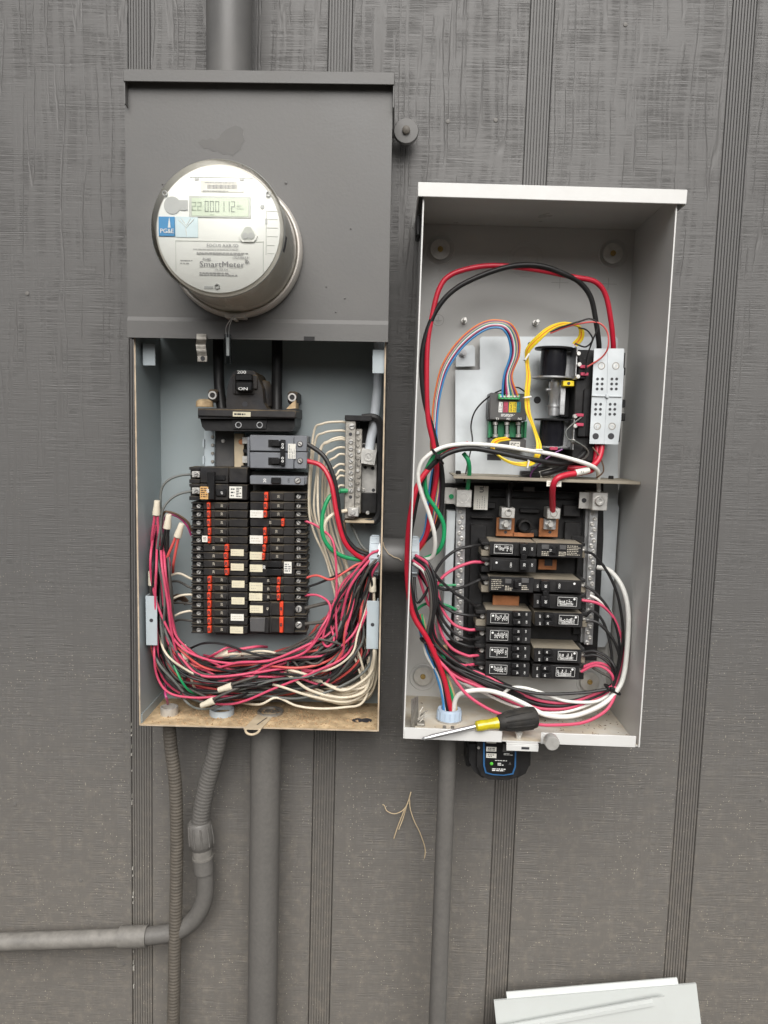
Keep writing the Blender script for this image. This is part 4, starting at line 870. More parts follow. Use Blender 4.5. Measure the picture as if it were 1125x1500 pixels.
# ------------------------------------------------------------------ breaker base with ground and neutral bars
bb = thing('breaker_base', 'moulded black plastic breaker base in the pale box', 'breaker base', R, R.l(770,965,MPd))
BD = .036
b = MB(); b.prism([R.l(x,y,BD)[:2] for x,y in ((652,708),(884,708),(884,790),(879,880),(874,968),(656,960))],MPd+.0001,BD)
for (x0,y0,x1,y1,h) in ((690,735,726,745,.05),(690,756,722,760,.046),(690,768,712,800,.044),(655,770,668,775,.046),(762,745,790,752,.046),(826,740,850,757,.05),(828,765,850,800,.045),(838,785,856,812,.048),(720,716,845,722,.05),(720,728,850,731,.043),(690,800,704,930,.044),(846,815,856,930,.046),(772,776,790,786,.05)):
    b.pbox(R,x0,y0,x1,y1,h,BD-.002,.001)
part('moulding', b, 'black', bb)
b = MB(); c = R.l(768,770,.05); b.lathe((c[0],c[1],0),[(.0105,BD-.001),(.0098,.058),(.0075,.06),(.007,.05),(1e-5,.05)],24); part('post', b, 'black', bb)
b = MB(); b.pbox(R,767,713,783,720,.0505,.0498); em = part('mould_mark', b, 'smoke_plastic', bb)
for (xy,side) in ((((675.5,744),(671.5,938)),0),(((870,746),(862,944)),1)):
    T = thing('ground_bar' if side==0 else 'neutral_bar', ('zinc ground bar studded with screws and a big lug, beside white label' if side==0 else 'zinc neutral bar studded with screws, its lug fed by a white cable'), 'terminal bar', R, R.l(*xy[1],BD))
    db = .062; p,q = R.l(*xy[0],db),R.l(*xy[1],db); hw = px2m(6.6 if side==0 else 6,db)
    b = MB(); b.prism([(q[0]-hw,q[1]),(q[0]+hw,q[1]),(p[0]+hw,p[1]),(p[0]-hw,p[1])],BD-.002,db)
    if side: b.prism([(q[0]-hw*1.5,q[1]),(q[0]-hw,q[1]),(p[0]-hw,p[1]),(p[0]-hw*1.5,p[1])],BD-.002,db-.012)
    bar = part('bar', b, 'zinc', T, smooth=False)
    n = 25
    for k in range(n):
        f = (k+.7)/n; c = Vector(p).lerp(Vector(q),f); b = MB(); ox = (.0018 if k%2 else -.0018)
        b.lathe((c[0]+ox,c[1],0),[(.0033,db-.001),(.0033,db+.0014),(.0026,db+.0024),(.0012,db+.0024),(.001,db+.0012),(1e-5,db+.0012)],10); part('screw', b, 'screw_steel', bar)
    x0,y0,x1,y1 = ((669,717,690.5,743.5),(868.5,721,889.5,748.5))[side]
    b = MB(); b.pbox(R,x0,y0,x1,y1,.085,BD,.001); lg = part('lug', b, 'alu', T)
    b = MB(); c = R.l((x0+x1)/2-1,(y0+y1)/2-1,.085); b.lathe((c[0],c[1],0),[(.0078,.084),(.0078,.0856),(.0066,.0856),(.0062,.0838),(.0038,.0838),(.0034,.0828),(1e-5,.0828)] if side==0 else [(.007,.084),(.007,.088),(.006,.0892),(.003,.0892),(.003,.0875),(1e-5,.0875)],24); part('lug_screw', b, 'screw_steel', lg)
    b = MB(); (b.pbox(R,651.5,714,670,738.5,.064,.062,.0005) if side==0 else b.pbox(R,849,720.5,868.5,745.5,.066,.064,.0005)); bk = part('bracket', b, 'alu', T)
    b = MB(); c = R.l(661,727,.064) if side==0 else R.l(855.5,733,.066)
    b.disc(c[:2],.0036,(.063 if side==0 else .0655),(.0668 if side==0 else .0664),14); part('bracket_screw', b, 'w_green' if side==0 else 'ink_dark', bk)
b = MB(); b.pbox(R,655,748,659.5,938,.055,MPd,.0006); single('slot_strip', b, 'galv', R, 'thin upright steel edge strip beside the ground bar', 'strip')
b = MB(); b.pbox(R,695,711.5,714,747,.054,.0531); T = single('spec_label', b, 'paper', R, 'small white printed approval label on the black breaker base', 'label', smooth=False)
b = MB(); scribble(b,R,698,724,711,745,.0542,4,True,.2,1,3); part('fine_print', b, 'ink_grey', T, smooth=False)
lettering(T,R,'UL',706,716.5,.0542,6,'ink_dark',90,1,.03); lettering(T,R,'R',711,713.5,.0542,1.8,'ink_dark')
b = MB(); b.pbox(R,632,717,645,728,.0047,.0041); T = single('warning_label', b, 'paper', R, 'tiny boxed label behind wires on the box wall', 'label', smooth=False); b = MB(); scribble(b,R,633.5,719,643.5,726.5,.0049,3,False,.6); part('fine_print', b, 'ink_dark', T, smooth=False)
# copper bus bars with lugs
for k,(x0,x1,y0,y1,lx0,ly0,lx1,ly1,lab) in enumerate(((727.5,753,758,786,735,743.5,754,759.5,'copper bus tongue with lug and bolt fed by the black cable'),(790.5,817,759,787,802,744,820.5,760.5,'copper bus tongue with lug and bolt fed by the red cable'))):
    T = thing('bus_bar', lab, 'bus bar', R, R.l((x0+x1)/2,y1,.05))
    b = MB(); b.pbox(R,x0,y0,x1,y1,.056,.052,.0006)
    if k==0: b.pbox(R,x1-2,780,782,787,.056,.052,.0006)
    cb = part('copper_bar', b, 'copper', T)
    b = MB(); (b.pbox(R,722,872,760,890,.056,.05,.0005) if k==0 else b.pbox(R,789,819,815,835,.056,.05,.0005)); part('bus_stab', b, 'copper', T)
    b = MB(); b.pbox(R,lx0,ly0,lx1,ly1,.078,.05,.001); lg = part('lug', b, 'alu', T); b = MB(); c = R.l((lx0+lx1)/2,(ly0+ly1)/2,.078); b.lathe((c[0],c[1],0),[(.0055,.077),(.0055,.0788),(.0045,.0788),(.0042,.0765),(1e-5,.0765)],20); part('lug_screw', b, 'dull_metal', lg)
    bx = (740.5,805.5)[k]; b = MB(); b.pbox(R,bx-8.5,759.5,bx+8.5,776,.063,.056,.0006); part('lug_foot', b, 'zinc', T)
    b = MB(); c = R.l(bx,767.5,.063); b.lathe((c[0],c[1],0),[(.0068,.0625),(.0068,.066),(.005,.066),(.005,.071),(.0042,.072),(1e-5,.072)],6); part('bolt', b, 'screw_steel', T)
    b = MB(); c = R.l(bx,779.5,.056); b.disc(c[:2],.0024,.0555,.0564,14); part('bar_hole', b, 'ink_dark', cb)
    if k: b = MB(); b.pbox(R,798,819,809,829,.0566,.055); part('bar_notch', b, 'ink_dark', cb)
# ------------------------------------------------------------------ breakers of the pale box
BF = .098
RB = random.Random(3)
def breaker(name, label, group, side, xt, xb, xe, rows, stacked, style):
    """xt: terminal end px, xb: body start px, xe: inner end px; rows: list of (y0,y1)"""
    T = thing(name, label, 'breaker', R, R.l((xb+xe)/2, rows[-1][1], BD), group); s_ = 1 if side=='L' else -1
    for (y0,y1) in rows:
        h = y1-y0; X = lambda k: xb + (xe-xb)*k     # k 0 at terminal side, 1 at inner end
        def pb(b,k0,k1,ya,yb,df,db,bv=.0008):
            p,q = sorted((X(k0),X(k1))); b.pbox(R,p,ya,q,yb,df,db,bv)
        b = MB(); pb(b,0,1,y0+.3,y1-.3,BF-.003,BD+.002,.001)
        tx0,tx1 = sorted((xt,xb)); b.pbox(R,tx0,y0+h*.55,tx1,y1-.5,BF-.018,BD+.004,.001)
        part('case', b, 'black' if ((y0,y1)!=rows[0] or stacked) else 'taupe', T)
        b = MB(); pb(b,0.0,1,y0+.2,y1-.2,BF,BF-.0035,.0006)
        b.pbox(R,tx0,y0+.5,tx1,y0+h*.25,BF-.008,BD+.01,.0008); b.pbox(R,tx0+(2 if s_>0 else 0),y0+h*.25,tx1-(0 if s_>0 else 2),y0+h*.55,BF-.022,BD+.01,.0005)
        if style!='gfci': pb(b,.06,.52,y0+h*.13,y1-h*.13,BF+.0009,BF-.001,.0006)
        part('face', b, 'black', T)
        b = MB(); c = R.l(xt+(xb-xt)*.62,y0+h*.38,BF-.016); b.lathe((c[0],c[1],0),[(.0040,BF-.022),(.0040,BF-.0165),(.0032,BF-.0155),(.0018,BF-.0155),(.0016,BF-.017),(1e-5,BF-.017)],14); part('terminal_screw', b, 'screw_steel', T)
        d1 = BF+.0011
        if style=='gfci':
            b = MB(); pb(b,.55,.72,y0+h*.2,y1-h*.22,BF+.001,BF-.001,.0006); part('toggle_well', b, 'black_clean', T)
            b = MB(); pb(b,.58,.66,y0+h*.3,y1-h*.3,BF+.006,BF,.0006); hd = part('handle', b, 'black_clean', T)
            b = MB(); pb(b,.36,.5,y0+h*.16,y0+h*.45,BF+.0012,BF,.0004); pb(b,.74,.9,y0+h*.12,y0+h*.42,BF+.0012,BF,.0004); part('test_button', b, 'smoke_plastic', T)
            b = MB(); p,q = sorted((X(.05),X(.33))); scribble(b,R,p,y0+h*.15,q,y1-h*.15,BF+.0004,6,False,.4,1,3); p,q = sorted((X(.36),X(.52))); scribble(b,R,p,y0+h*.55,q,y1-h*.12,BF+.0004,3,False,.5,1,3); p,q = sorted((X(.74),X(.9))); scribble(b,R,p,y0+h*.52,q,y1-h*.15,BF+.0004,3,False,.5,1,3); part('fine_print', b, 'ink_gold', T, smooth=False)
            lettering(T,R,'15',X(.70),(y0+y1)/2,BF+.0015,3.2,'ink_white',90,1,.02)
            continue
        # printed panel: outline, fine print lines (turned), logo
        p,q = sorted((X(.08),X(.50)))
        b = MB(); e = .00022
        A_,C_ = R.l(p+1,y0+h*.2,d1),R.l(q-1,y1-h*.2,d1)
        for (u0,u1,v0,v1) in () if (style=='two' and (y0,y1)!=rows[0 if s_>0 else 1]) else ((A_[0],C_[0],A_[1]-e,A_[1]+e),(A_[0],C_[0],C_[1]-e,C_[1]+e),(A_[0]-e,A_[0]+e,C_[1],A_[1]),(C_[0]-e,C_[0]+e,C_[1],A_[1])): b.add([(u0,v0,d1),(u1,v0,d1),(u1,v1,d1),(u0,v1,d1)],[(0,1,2,3)])
        if not (style=='two' and (y0,y1)!=rows[0 if s_>0 else 1]):
            
            for kk in range(11):
                xx = (p+7+kk*1.75) if s_>0 else (q-7-kk*1.75)
                if xx < p+2 or xx > q-6 and s_>0: continue
                scribble(b,R,xx,(y0+h*.27) if s_>0 else (y1-h*.27-h*RB.uniform(.18,.42)),xx+1.0,(y0+h*.27+h*RB.uniform(.18,.42)) if s_>0 else (y1-h*.27),d1+.0001,1,True,.8,.8,2.2)
        c = R.l((p+4) if s_>0 else (q-4),y0+h*.34,d1); b.lathe((c[0],c[1],0),[(.0017,d1),(1e-5,d1)],10)
        part('fine_print', b, 'ink_white', T, smooth=False)
        lettering(T,R,'CBD',X(.455),(y0+y1)/2,d1+.0003,2.6,'ink_white',90,1,.02)
        if style=='tandem':
            for m_ in (.27,.73):
                ym = y0+h*m_
                b = MB(); pb(b,.60,.80,ym-h*.17,ym+h*.17,BF+.007,BF-.001,.0008); hd = part('handle', b, 'black_clean', T)
                lettering(hd,R,'20',X(.73),ym,BF+.0073,2.7,'ink_white',90,1,.02); lettering(T,R,'Off',X(.90),ym,BF+.0003,2.4,'ink_white',90 if s_>0 else -90,1,.01)
        else:
            ym = (y0+y1)/2
            b = MB(); pb(b,.66,.84,y0+h*.15,y1-h*.15,BF+.009,BF-.001,.001); hd = part('handle', b, 'black_clean', T)
            lettering(hd,R,'30',X(.75),ym,BF+.0093,3.6,'ink_white',90 if s_>0 else -90,1,.02); lettering(T,R,'Off',X(.92),ym,BF+.0003,2.6,'ink_white',90 if s_>0 else -90,1,.01)
    if style=='two':
        b = MB(); p,q = sorted((X(.68),X(.80))); b.pbox(R,p,rows[0][1]-4,q,rows[1][0]+4,BF+.0088,BF+.002,.0008); part('handle_tie', b, 'black_clean', T)
    return T
breaker('double_breaker','black two pole breaker below the copper tongue with black and pink leads',None,'L',705,718,785,[(793,815.5),(816.5,839)],0,'two')
breaker('test_breaker','single black breaker with grey test button below the red fed copper tongue',None,'R',857,853,787,[(795,818)],0,'gfci')
breaker('test_breaker','single black breaker with grey test button under the pink leaded pair',None,'L',705,717,781,[(844,868.5)],0,'gfci')
breaker('double_breaker','black two pole 30 breaker on the neutral bar side with pink lead',None,'R',858,851,782,[(848,869),(870,893)],0,'two')
for k,(y0,y1,dx) in enumerate(((894,917.5,0),(919,942.5,-.5),(944,967.5,-1),(969.5,991.5,-1.5))):
    breaker('tandem_breaker','%s breaker down the stack of four tandem breakers on ground bar side'%ORD[k],'stack of tandem breakers','L',697+dx,713+dx,778+dx*2,[(y0-.5,y1+.5)],k,'tandem')
breaker('tandem_breaker','lone black tandem breaker right under the two pole 30 breaker',None,'R',860,853,784,[(896.5,919.5)],0,'tandem')
breaker('tandem_breaker','upper breaker of the tandem pair above the round wall washer',None,'R',857,851,783,[(949.5,972)],0,'tandem')
breaker('tandem_breaker','lower breaker of the tandem pair above the round wall washer',None,'R',855,848,780,[(973,996)],1,'tandem')
# ================================================================== nipple between the boxes
NP = thing('conduit_nipple', 'dark painted pipe nipple with pale ribbed bushings joining both boxes', 'conduit', W, W.l(577,845,.08))
nc = W.l(575,814,.075); xl = W.l(556,814,.075)[0]
ul, ur = L.w((U1,0,0)).x - math.sin(L.a)*0, R.w((RU0,0,0)).x
ul = L.w((U1-.0022, L.l(560,814,.075)[1], 0)).x; ur = R.w((RU0, R.l(604,814,.075)[1], 0)).x
r0 = px2m(29,.075)*.98
b = MB(); b.lathe((0,nc[1],.075),[(r0*.94,ul-.004),(r0*.94,ul+.0035),(r0*.92,ul+.0036),(r0*.92,ur-.006),(r0,ur-.006),(r0,ur-.0005)],40,'u'); part('pipe', b, 'panel_paint', NP)
def bushing(parent, fr, uc, vc, dc, r, h, axis, sign, mat, n=16):
    b = MB(); prof = [(r*.80,0),(r,0.0),(r,sign*h*.85),(r*.95,sign*h),(r*.74,sign*h),(r*.72,0)]
    if axis=='u': b.lathe((uc,vc,dc),prof,40,'u')
    else: b.lathe((uc,vc,dc),prof,40,'v')
    bs = part('bushing', b, mat, parent)
    for k in range(n):
        an = 2*math.pi*k/n; x,y = math.cos(an)*r, math.sin(an)*r; b = MB()
        if axis=='u': b.tube([(uc+sign*h*.05,vc+x,dc+y),(uc+sign*h*.82,vc+x,dc+y)],r*.045,5)
        else: b.tube([(uc+x,vc+sign*h*.05,dc+y),(uc+x,vc+sign*h*.82,dc+y)],r*.045,5)
        part('rib', b, mat, bs)
    return bs
bushing(NP,W,ul-.0035,nc[1],.075,r0*1.02,.014,'u',-1,'pvc_grey')
b = MB(); b.lathe((ul-.0035,nc[1],.075),[(r0*.75,0),(r0*1.1,0),(r0*1.1,.0022),(r0*.9,.0028)],32,'u'); part('lock_nut', b, 'zinc', NP)
bushing(NP,W,ur+.0022,nc[1],.075,r0*1.04,.0135,'u',1,'pvc_grey')
b = MB(); b.tube([W.l(x,y,.104) for x,y in ((561,794),(563,802),(569,811),(577,816),(584,818),(588,821))],.0006,5); single('cobweb_strand', b, 'straw', W, 'stray pale fibre hanging across the pipe nipple', 'fibre')
# ================================================================== wires of the meter panel
RNG = random.Random(21)
rW = .0018
def lw(pts, mat, label, group=None, r=rW, d=None): return wire(L,pts,r,mat,label,group,d)
lw([(449,675,.08),(471,683,.085),(485,708,.09),(493,752,.092),(503.5,791,.09),(521,812,.085),(548,826,.08)],'w_red','bright red thick lead curving from the grey breaker into the nipple',r=.0036)
lw([(450,650,.08),(474,668,.085),(488,697,.088),(494,726,.088),(497,750,.085),(503,780,.082),(521,804,.08),(548,815,.078)],'w_black','black thick lead curving from the grey breaker into the nipple',r=.0034)
lw([(506,718,.075),(493,722,.08),(482,729,.085),(473,752,.088),(472,780,.09),(482,801,.09),(500,814,.088),(520,819,.082),(548,821,.078)],'w_green','bright green ground lead from neutral bar to the nipple',r=.0031)
lw([(498,719,.082),(509,719,.078)],'w_green','short green wire end pushed into the neutral bar',r=.0034)
lw([(447,763,.075),(465,771,.08),(485,788,.095),(491,812,.1),(493,850,.1),(492,890,.1),(493,925,.1),(495,945,.09)],'w_pink','pink lead from the fourth neutral side breaker dropping straight down')
lw([(447,847,.075),(464,843,.08),(485,849,.09),(505,838,.09),(525,826,.082),(550,822,.078)],'w_coral','coral lead rising from a neutral side breaker to the nipple')
lw([(447,861,.075),(470,853,.08),(500,840,.09),(528,829,.08),(548,824,.08)],'w_black','black lead rising from a neutral side breaker to the nipple')
lw([(447,872,.075),(465,872,.082),(481,882,.09),(484,900,.098),(476,920,.1),(473,940,.1),(480,947,.1),(489,938,.1),(486,922,.095),(480,905,.09),(488,885,.085),(505,850,.08),(530,832,.08)],'w_pink','pink lead looping round itself beside the lowest breakers')
lw([(447,891,.075),(475,884,.08),(500,880,.085),(520,870,.08),(535,840,.08)],'w_dusty','dusty lead from the upper wide breaker',r=.0028)
lw([(447,914,.075),(475,910,.08),(495,898,.085),(515,880,.082),(535,843,.08)],'w_dusty','dusty lead from the lowest wide breaker',r=.0028)
# grey leads of the stickered two-pole breaker, looping down to the wire nuts
lw([(283,694.5,.07),(262,697,.075),(246,704,.08),(237,716,.082),(235,735,.083),(236,760,.085),(231,800,.085),(226,850,.08),(228,900,.075)],'w_grey','grey lead from the upper pole of the stickered breaker')
lw([(283,719,.07),(262,724,.075),(248,733,.08),(239,746,.085),(236,765,.085),(237,800,.08),(233,860,.075)],'w_grey','grey lead from the lower pole of the stickered breaker')
lw([(281,778,.065),(275,765,.07),(262,755,.075),(248,750,.08),(240,752,.08),(236,775,.075),(235,830,.07)],'w_brown','dark dusty lead arching from breaker to the wire nut cluster')
lw([(280,784,.06),(274,770,.066),(262,758,.07),(246,754,.07),(240,770,.065),(238,830,.06)],'w_magenta','magenta lead arching behind the wire nut cluster')
for k,(y,pts) in enumerate(((849,[(262,840),(247,845),(239,856),(238,880),(244,920)]),(873,[(262,873),(248,882),(245,900),(244,935)]),(897,[(262,899),(250,908),(244,925),(243,960)]))):
    lw([(285,y,.066),(278,y-2,.068)]+[(x,q_,.072) for x,q_ in pts],'w_cream','%s cream lead down from a wire nut side breaker'%ORD[k])
for k,(y,pts) in enumerate(((861,[(262,852),(249,853),(240,864),(243,900),(252,940)]),(885,[(262,883),(250,886),(246,910),(250,960)]),(910,[(262,908),(252,914),(247,930),(250,965)]))):
    lw([(285,y,.062),(277,y-1,.064)]+[(x,q_,.06) for x,q_ in pts],'w_dusty','%s dark lead down from a wire nut side breaker'%ORD[k])
# thin coil of bare brown wire behind the left bundle
b = MB(); 
for k in range(7):
    b.tube(smoothpts([L.l(262+(14+k*1.3)*math.cos(rad(a_)),912+(34+k*1.2)*math.sin(rad(a_)),.02+k*.003) for a_ in range(60,330,25)],4),.0012,6)
single('coiled_wire', b, 'w_brown', L, 'flat coil of thin brown wire behind the leads on back panel', 'wire')
# white neutrals fanning from the bar
for k, y in enumerate((619,632,643,645,656,666,681,691,698,712)):
    f = k/9; xo = 464+f*28+RNG.uniform(-3,3); dn_ = .030+.045*RNG.random()
    pts = [(507,y,.06),(498,y-1.5+RNG.uniform(-1,1),.062),(min(xo+10,493),y+2+f*3,.066),(min(xo-3,482),y+18,.062),(452+f*40+RNG.uniform(-3,3),735+f*20,dn_),(461+f*38+RNG.uniform(-3,3),778+f*14,dn_),(476+f*34+RNG.uniform(-3,3),820+f*8,dn_),(490+f*34,868+f*6,dn_),(505+f*32,925+f*4,dn_),(522+f*22,970,dn_+.01),(530+f*10,1002+RNG.uniform(-6,6),.07),(505+f*8,1018+RNG.uniform(-4,4),.055),(460,1012+RNG.uniform(-6,6),.035),(410,1000+RNG.uniform(-8,8),.015)]
    lw(pts,'w_cream' ,'%s cream neutral wire down the neutral bar, fanning out and hanging'%ORD[k],'cream neutral wires fanned from the bar',r=.0018)
lw([(508,748,.075),(498,750,.08),(487,754,.085),(477,765,.088),(476,785,.085),(488,815,.08),(500,850,.07),(510,900,.07)],'w_cream','thicker cream wire looping below the green ground lead',r=.0028)
lw([(509,760,.06),(504,768,.065),(508,790,.07),(520,802,.075),(545,813,.075)],'w_brown','brown lead hanging from the foot of the neutral bar',r=.0026)
lw([(514,768,.04),(520,780,.045),(530,800,.055),(545,812,.06)],'w_grey','pale grey lead running behind the bar foot to the nipple',r=.0022)
# the big tangle: down the wire nut side, along the floor, up to the nipple
def tangle(n, mats, stations, label, group, rr=rW):
    for k in range(n):
        s0 = RNG.uniform(-1,1); pts = []; dd = RNG.uniform(.028,.098); ddv = RNG.uniform(-.02,.02)
        for i,(x,y,sx,sy,j) in enumerate(stations):
            s0 = max(-1,min(1,s0+RNG.uniform(-.32,.32)))
            dq = max(.018,min(.108,dd+ddv*math.sin(i*1.1+k)+RNG.uniform(-.006,.006)))
            if (i == 0 or (i == len(stations)-1 and stations is not U_st)) and stations is not b_st or (stations is b_st and i == len(stations)-1): dq = .012
            pts.append((x+sx*s0+RNG.uniform(-j,j)*1.25, y+sy*s0+RNG.uniform(-j,j)*1.25, dq))
        m_ = mats[k%len(mats)]
        lw(pts, m_, label[m_], group[m_], r=rr*RNG.uniform(.9,1.1))
nm = {'w_pink':'pink','w_coral':'coral','w_black':'black','w_dusty':'dusty dark','w_cream':'cream','w_grey':'grey','w_magenta':'magenta','w_green':'green','w_white':'white'}
b_st = [(543,835,3,6,1),(528,850,10,8,3),(515,890,16,4,4),(508,930,20,2,4),(500,960,20,8,4),(470,985,10,18,4),(420,985,2,24,4),(350,990,-2,24,4),(290,985,-8,22,3)]
U_st = [(233,770,9,0,2),(234,820,13,0,3),(236,880,15,0,3),(240,930,18,-4,3),(256,972,22,-20,3),(290,995,12,-26,3),(340,1000,4,-27,4),(400,988,-3,-32,4),(455,970,-12,-32,4),(492,938,-22,-22,4),(512,895,-24,-6,4),(526,860,-18,-2,3),(541,828,-4,-12,2),(556,815,0,-10,1)]
lab = {m_:'%s wire in the long tangle from wire nuts along floor to nipple'%nm[m_] for m_ in nm}; grp = {m_:'%s wires of the long tangle'%nm[m_] for m_ in nm}
tangle(46, ['w_pink','w_black','w_dusty','w_pink','w_black','w_coral','w_dusty','w_grey'], U_st, lab, grp)
V_st = [(546,850,6,2,2),(540,890,10,2,3),(534,930,14,4,3),(520,965,18,10,3),(485,990,10,18,3),(430,1000,2,24,5),(370,1000,-2,24,5),(300,1000,-4,22,5),(262,985,-14,16,3),(240,950,-12,6,3),(232,900,-10,0,3)]
lab = {m_:'%s wire in the lower bundle doubling back above the rusty floor'%nm[m_] for m_ in nm}; grp = {m_:'%s wires of the lower bundle'%nm[m_] for m_ in nm}
tangle(30, ['w_dusty','w_pink','w_black','w_cream','w_grey','w_coral','w_black','w_dusty'], V_st, lab, grp)
C_st = [(548,905,5,2,2),(549,945,4,3,2),(546,985,5,6,2),(532,1012,9,10,3),(500,1018,6,14,3),(455,1005,2,18,3),(415,990,-4,16,4),(385,988,-6,12,4)]
lab = {m_:'%s wire curving up the nipple side corner from the floor'%nm[m_] for m_ in nm}; grp = {m_:'%s wires of the corner loop'%nm[m_] for m_ in nm}
tangle(17, ['w_cream'], C_st, lab, grp, .0021)
lab = {m_:'%s wire dropping from the nipple into the floor bundle'%nm[m_] for m_ in nm}; grp = {m_:'%s wires dropping from the nipple'%nm[m_] for m_ in nm}
tangle(32, ['w_black','w_dusty','w_pink','w_black','w_grey','w_coral'], b_st, lab, grp)
# single wires that stand out on top
top = [([(228,770),(221,810),(222,850),(236,900),(262,945),(300,965),(345,972),(390,968),(440,963),(480,958),(520,925),(536,870)],'w_pink','bright pink wire crossing high over the tangle in one sweep'),
 ([(232,900),(226,950),(230,990),(248,1015),(285,1022),(330,1020),(400,1020)],'w_pink','pink wire hugging the wire nut side corner of the floor'),
 ([(245,925),(262,950),(300,978),(345,982),(395,972),(430,958),(470,950),(500,925)],'w_coral','coral wire arching over the middle of the tangle'),
 ([(278,950),(300,942),(330,944),(365,956),(420,966),(470,962),(505,940),(525,900)],'w_black','black wire making a high arch under the breakers'),
 ([(296,968),(315,958),(335,948),(350,953),(358,968)],'w_pink','short pink hoop rising out of the tangle'),
 ([(340,965),(375,954),(405,957),(420,966)],'w_cream','cream wire hoop rising out of the tangle'),
 ([(345,1028),(380,1032),(405,1022),(435,1034),(470,1038),(505,1036),(530,1030),(545,1000)],'w_cream','lowest cream wire lying just above the floor'),
 ([(240,930),(255,975),(275,1010),(300,1020)],'w_green','dark green wire end in the wire nut side bundle'),
 ([(258,1000),(270,1025),(290,1038),(320,1035),(345,1020)],'w_grey','grey wire hoop resting on the floor dust'),
 ([(440,960),(470,956),(500,945),(455,935),(440,945)],'w_dusty','short dusty wire loop beneath the breakers'),
 ([(420,1000),(440,985),(424,965),(421,985),(418,1005)],'w_dusty','dark wire hoop standing up from the bundle'),
 ([(365,990),(362,1005),(385,1000),(430,992),(470,1003),(484,990),(482,975)],'w_pink','pink wire hooking back at the bottom bundle'),
 ([(212,1000),(240,1012),(244,1024),(246,1034)],'w_magenta','magenta wires poking down the floor collar')]
for k,(p,m_,l_) in enumerate(top):
    if k==12: p = [(243,1000),(242,1015),(245,1026),(246,1033)]
    lw([(x,y,(.100-.004*(k%3)) if 0<i<len(p)-1 else .045) for i,(x,y) in enumerate(p)], m_, l_)
# wire nuts
nuts = [(229.5,744,84,.09,'wire nut with pink wires beside the stickered breaker',('w_pink','w_pink')),(246,764,80,.095,'wire nut holding black wires next to the lifted coral one',('w_black','w_black')),(263,777,70,.098,'wire nut standing up on a pair of coral wires',('w_coral','w_coral')),(222,847,92,.09,'wire nut standing just above the wire nut side tab',('w_black','w_dusty')),(546,856,88,.092,'wire nut tucked under the nipple bushing',('w_cream','w_black')),(270,955,94,.088,'wire nut hidden in the bundle by the floor corner',('w_cream','w_dusty')),(325,958,12,.09,'wire nut lying across the top of the tangle',('w_pink','w_cream')),(330,1008,20,.106,'wire nut pointing up the tangle above the lower one',('w_dusty','w_black')),(304,1030,26,.112,'wire nut lying lowest, closest to the floor grit',('w_dusty','w_black'))]
for (x,y,an,d,l_,ms) in nuts:
    T = thing('wire_nut','cream '+l_,'wire nut',L,L.l(x,y,d),'cream wire nuts'); ln = .0205; r_ = .0052
    c = Vector(L.l(x,y,d)); ax = Vector((math.cos(rad(an)),math.sin(rad(an)),.12)).normalized()
    if an in (12,20,26): ax = -ax if False else ax
    flip = 1 if an>50 else -1; ax = ax*flip
    b = MB(); b.tube([c-ax*ln*.55,c-ax*ln*.5,c-ax*ln*.1,c+ax*ln*.1,c+ax*ln*.5,c+ax*ln*.55],[r_*1.0,r_*1.15,r_*1.05,r_*.92,r_*.84,r_*.74],12); bod = part('cap', b, 'nut_cream', T)
    sd_ = Vector((-ax.y,ax.x,0))
    b = MB(); b.tube([c+sd_*r_*.8-ax*ln*.45,c+sd_*r_*.55+ax*ln*.1],.0013,5); b.tube([c-sd_*r_*.8-ax*ln*.45,c-sd_*r_*.55+ax*ln*.1],.0013,5); part('wing', b, 'nut_cream', T)
    for q_,m_ in enumerate(ms):
        b = MB(); s1 = sd_*(r_*.45*(1 if q_ else -1)); e_ = c-ax*ln*2.6+sd_*(.006*(1 if q_ else -1))
        low_ = an < 50; b.tube(smoothpts([c-ax*ln*.4+s1,c-ax*ln+s1*1.2,e_-Vector((0,.006 if low_ else 0,.012 if low_ else .004)),e_-ax*ln*(.5 if low_ else .9)-Vector((0,.02 if low_ else 0,.055 if low_ else .02))],5),.0021,8); part('tail', b, m_, T)
# ================================================================== wires of the pale box
def rw(pts, mat, label, group=None, r=.0021, d=None, n=8): return wire(R,pts,r,mat,label,group,d,n=n)
def zz(pts, ds): # depth profile spread evenly along the path
    m_ = len(pts)-1; out = []
    for i,p in enumerate(pts):
        f = i/m_*(len(ds)-1); k = min(int(f),len(ds)-2); out.append((p[0],p[1],ds[k]+(ds[k+1]-ds[k])*(f-k)))
    return out
rw(zz([(898.5,514),(898,500),(895,471),(887,432),(871,412.5),(838,405.5),(791,396),(736,389.5),(697,391.5),(660,403),(643,424),(633,463),(626.5,502.5),(625,557),(627,612),(635,651),(640,690),(632,740),(624,785),(606,812)],[.075,.09,.1,.1,.1,.1,.09,.08]),'w_red','thick red feeder looping over the top of the pale box',r=.0038,n=12)
rw(zz([(877.5,514),(877,500),(873,471),(865.5,436),(850,414.5),(830,403),(799,391),(768,388),(736,393),(697,407),(666,424),(643,448),(628,479),(619,514),(618,553),(623,592),(635,635),(646,682),(648,720),(640,770),(606,808)],[.075,.09,.105,.105,.1,.1,.09,.08]),'w_black','thick black feeder looping over the top of the pale box',r=.0038,n=12)
rw(zz([(878,735),(876.5,702),(875,689),(862,680.5),(835,672),(807,665),(774,660),(741,654.5),(711,651.5),(681,650.5),(653,654),(634,662.5),(619,675),(613,690),(613,706),(619,728),(628,752),(636,780),(637,804),(630,818),(606,820)],[.07,.11,.12,.125,.13,.13,.12,.09]),'w_white','thick white cable arching across the middle of the pale box',r=.0031,n=12)
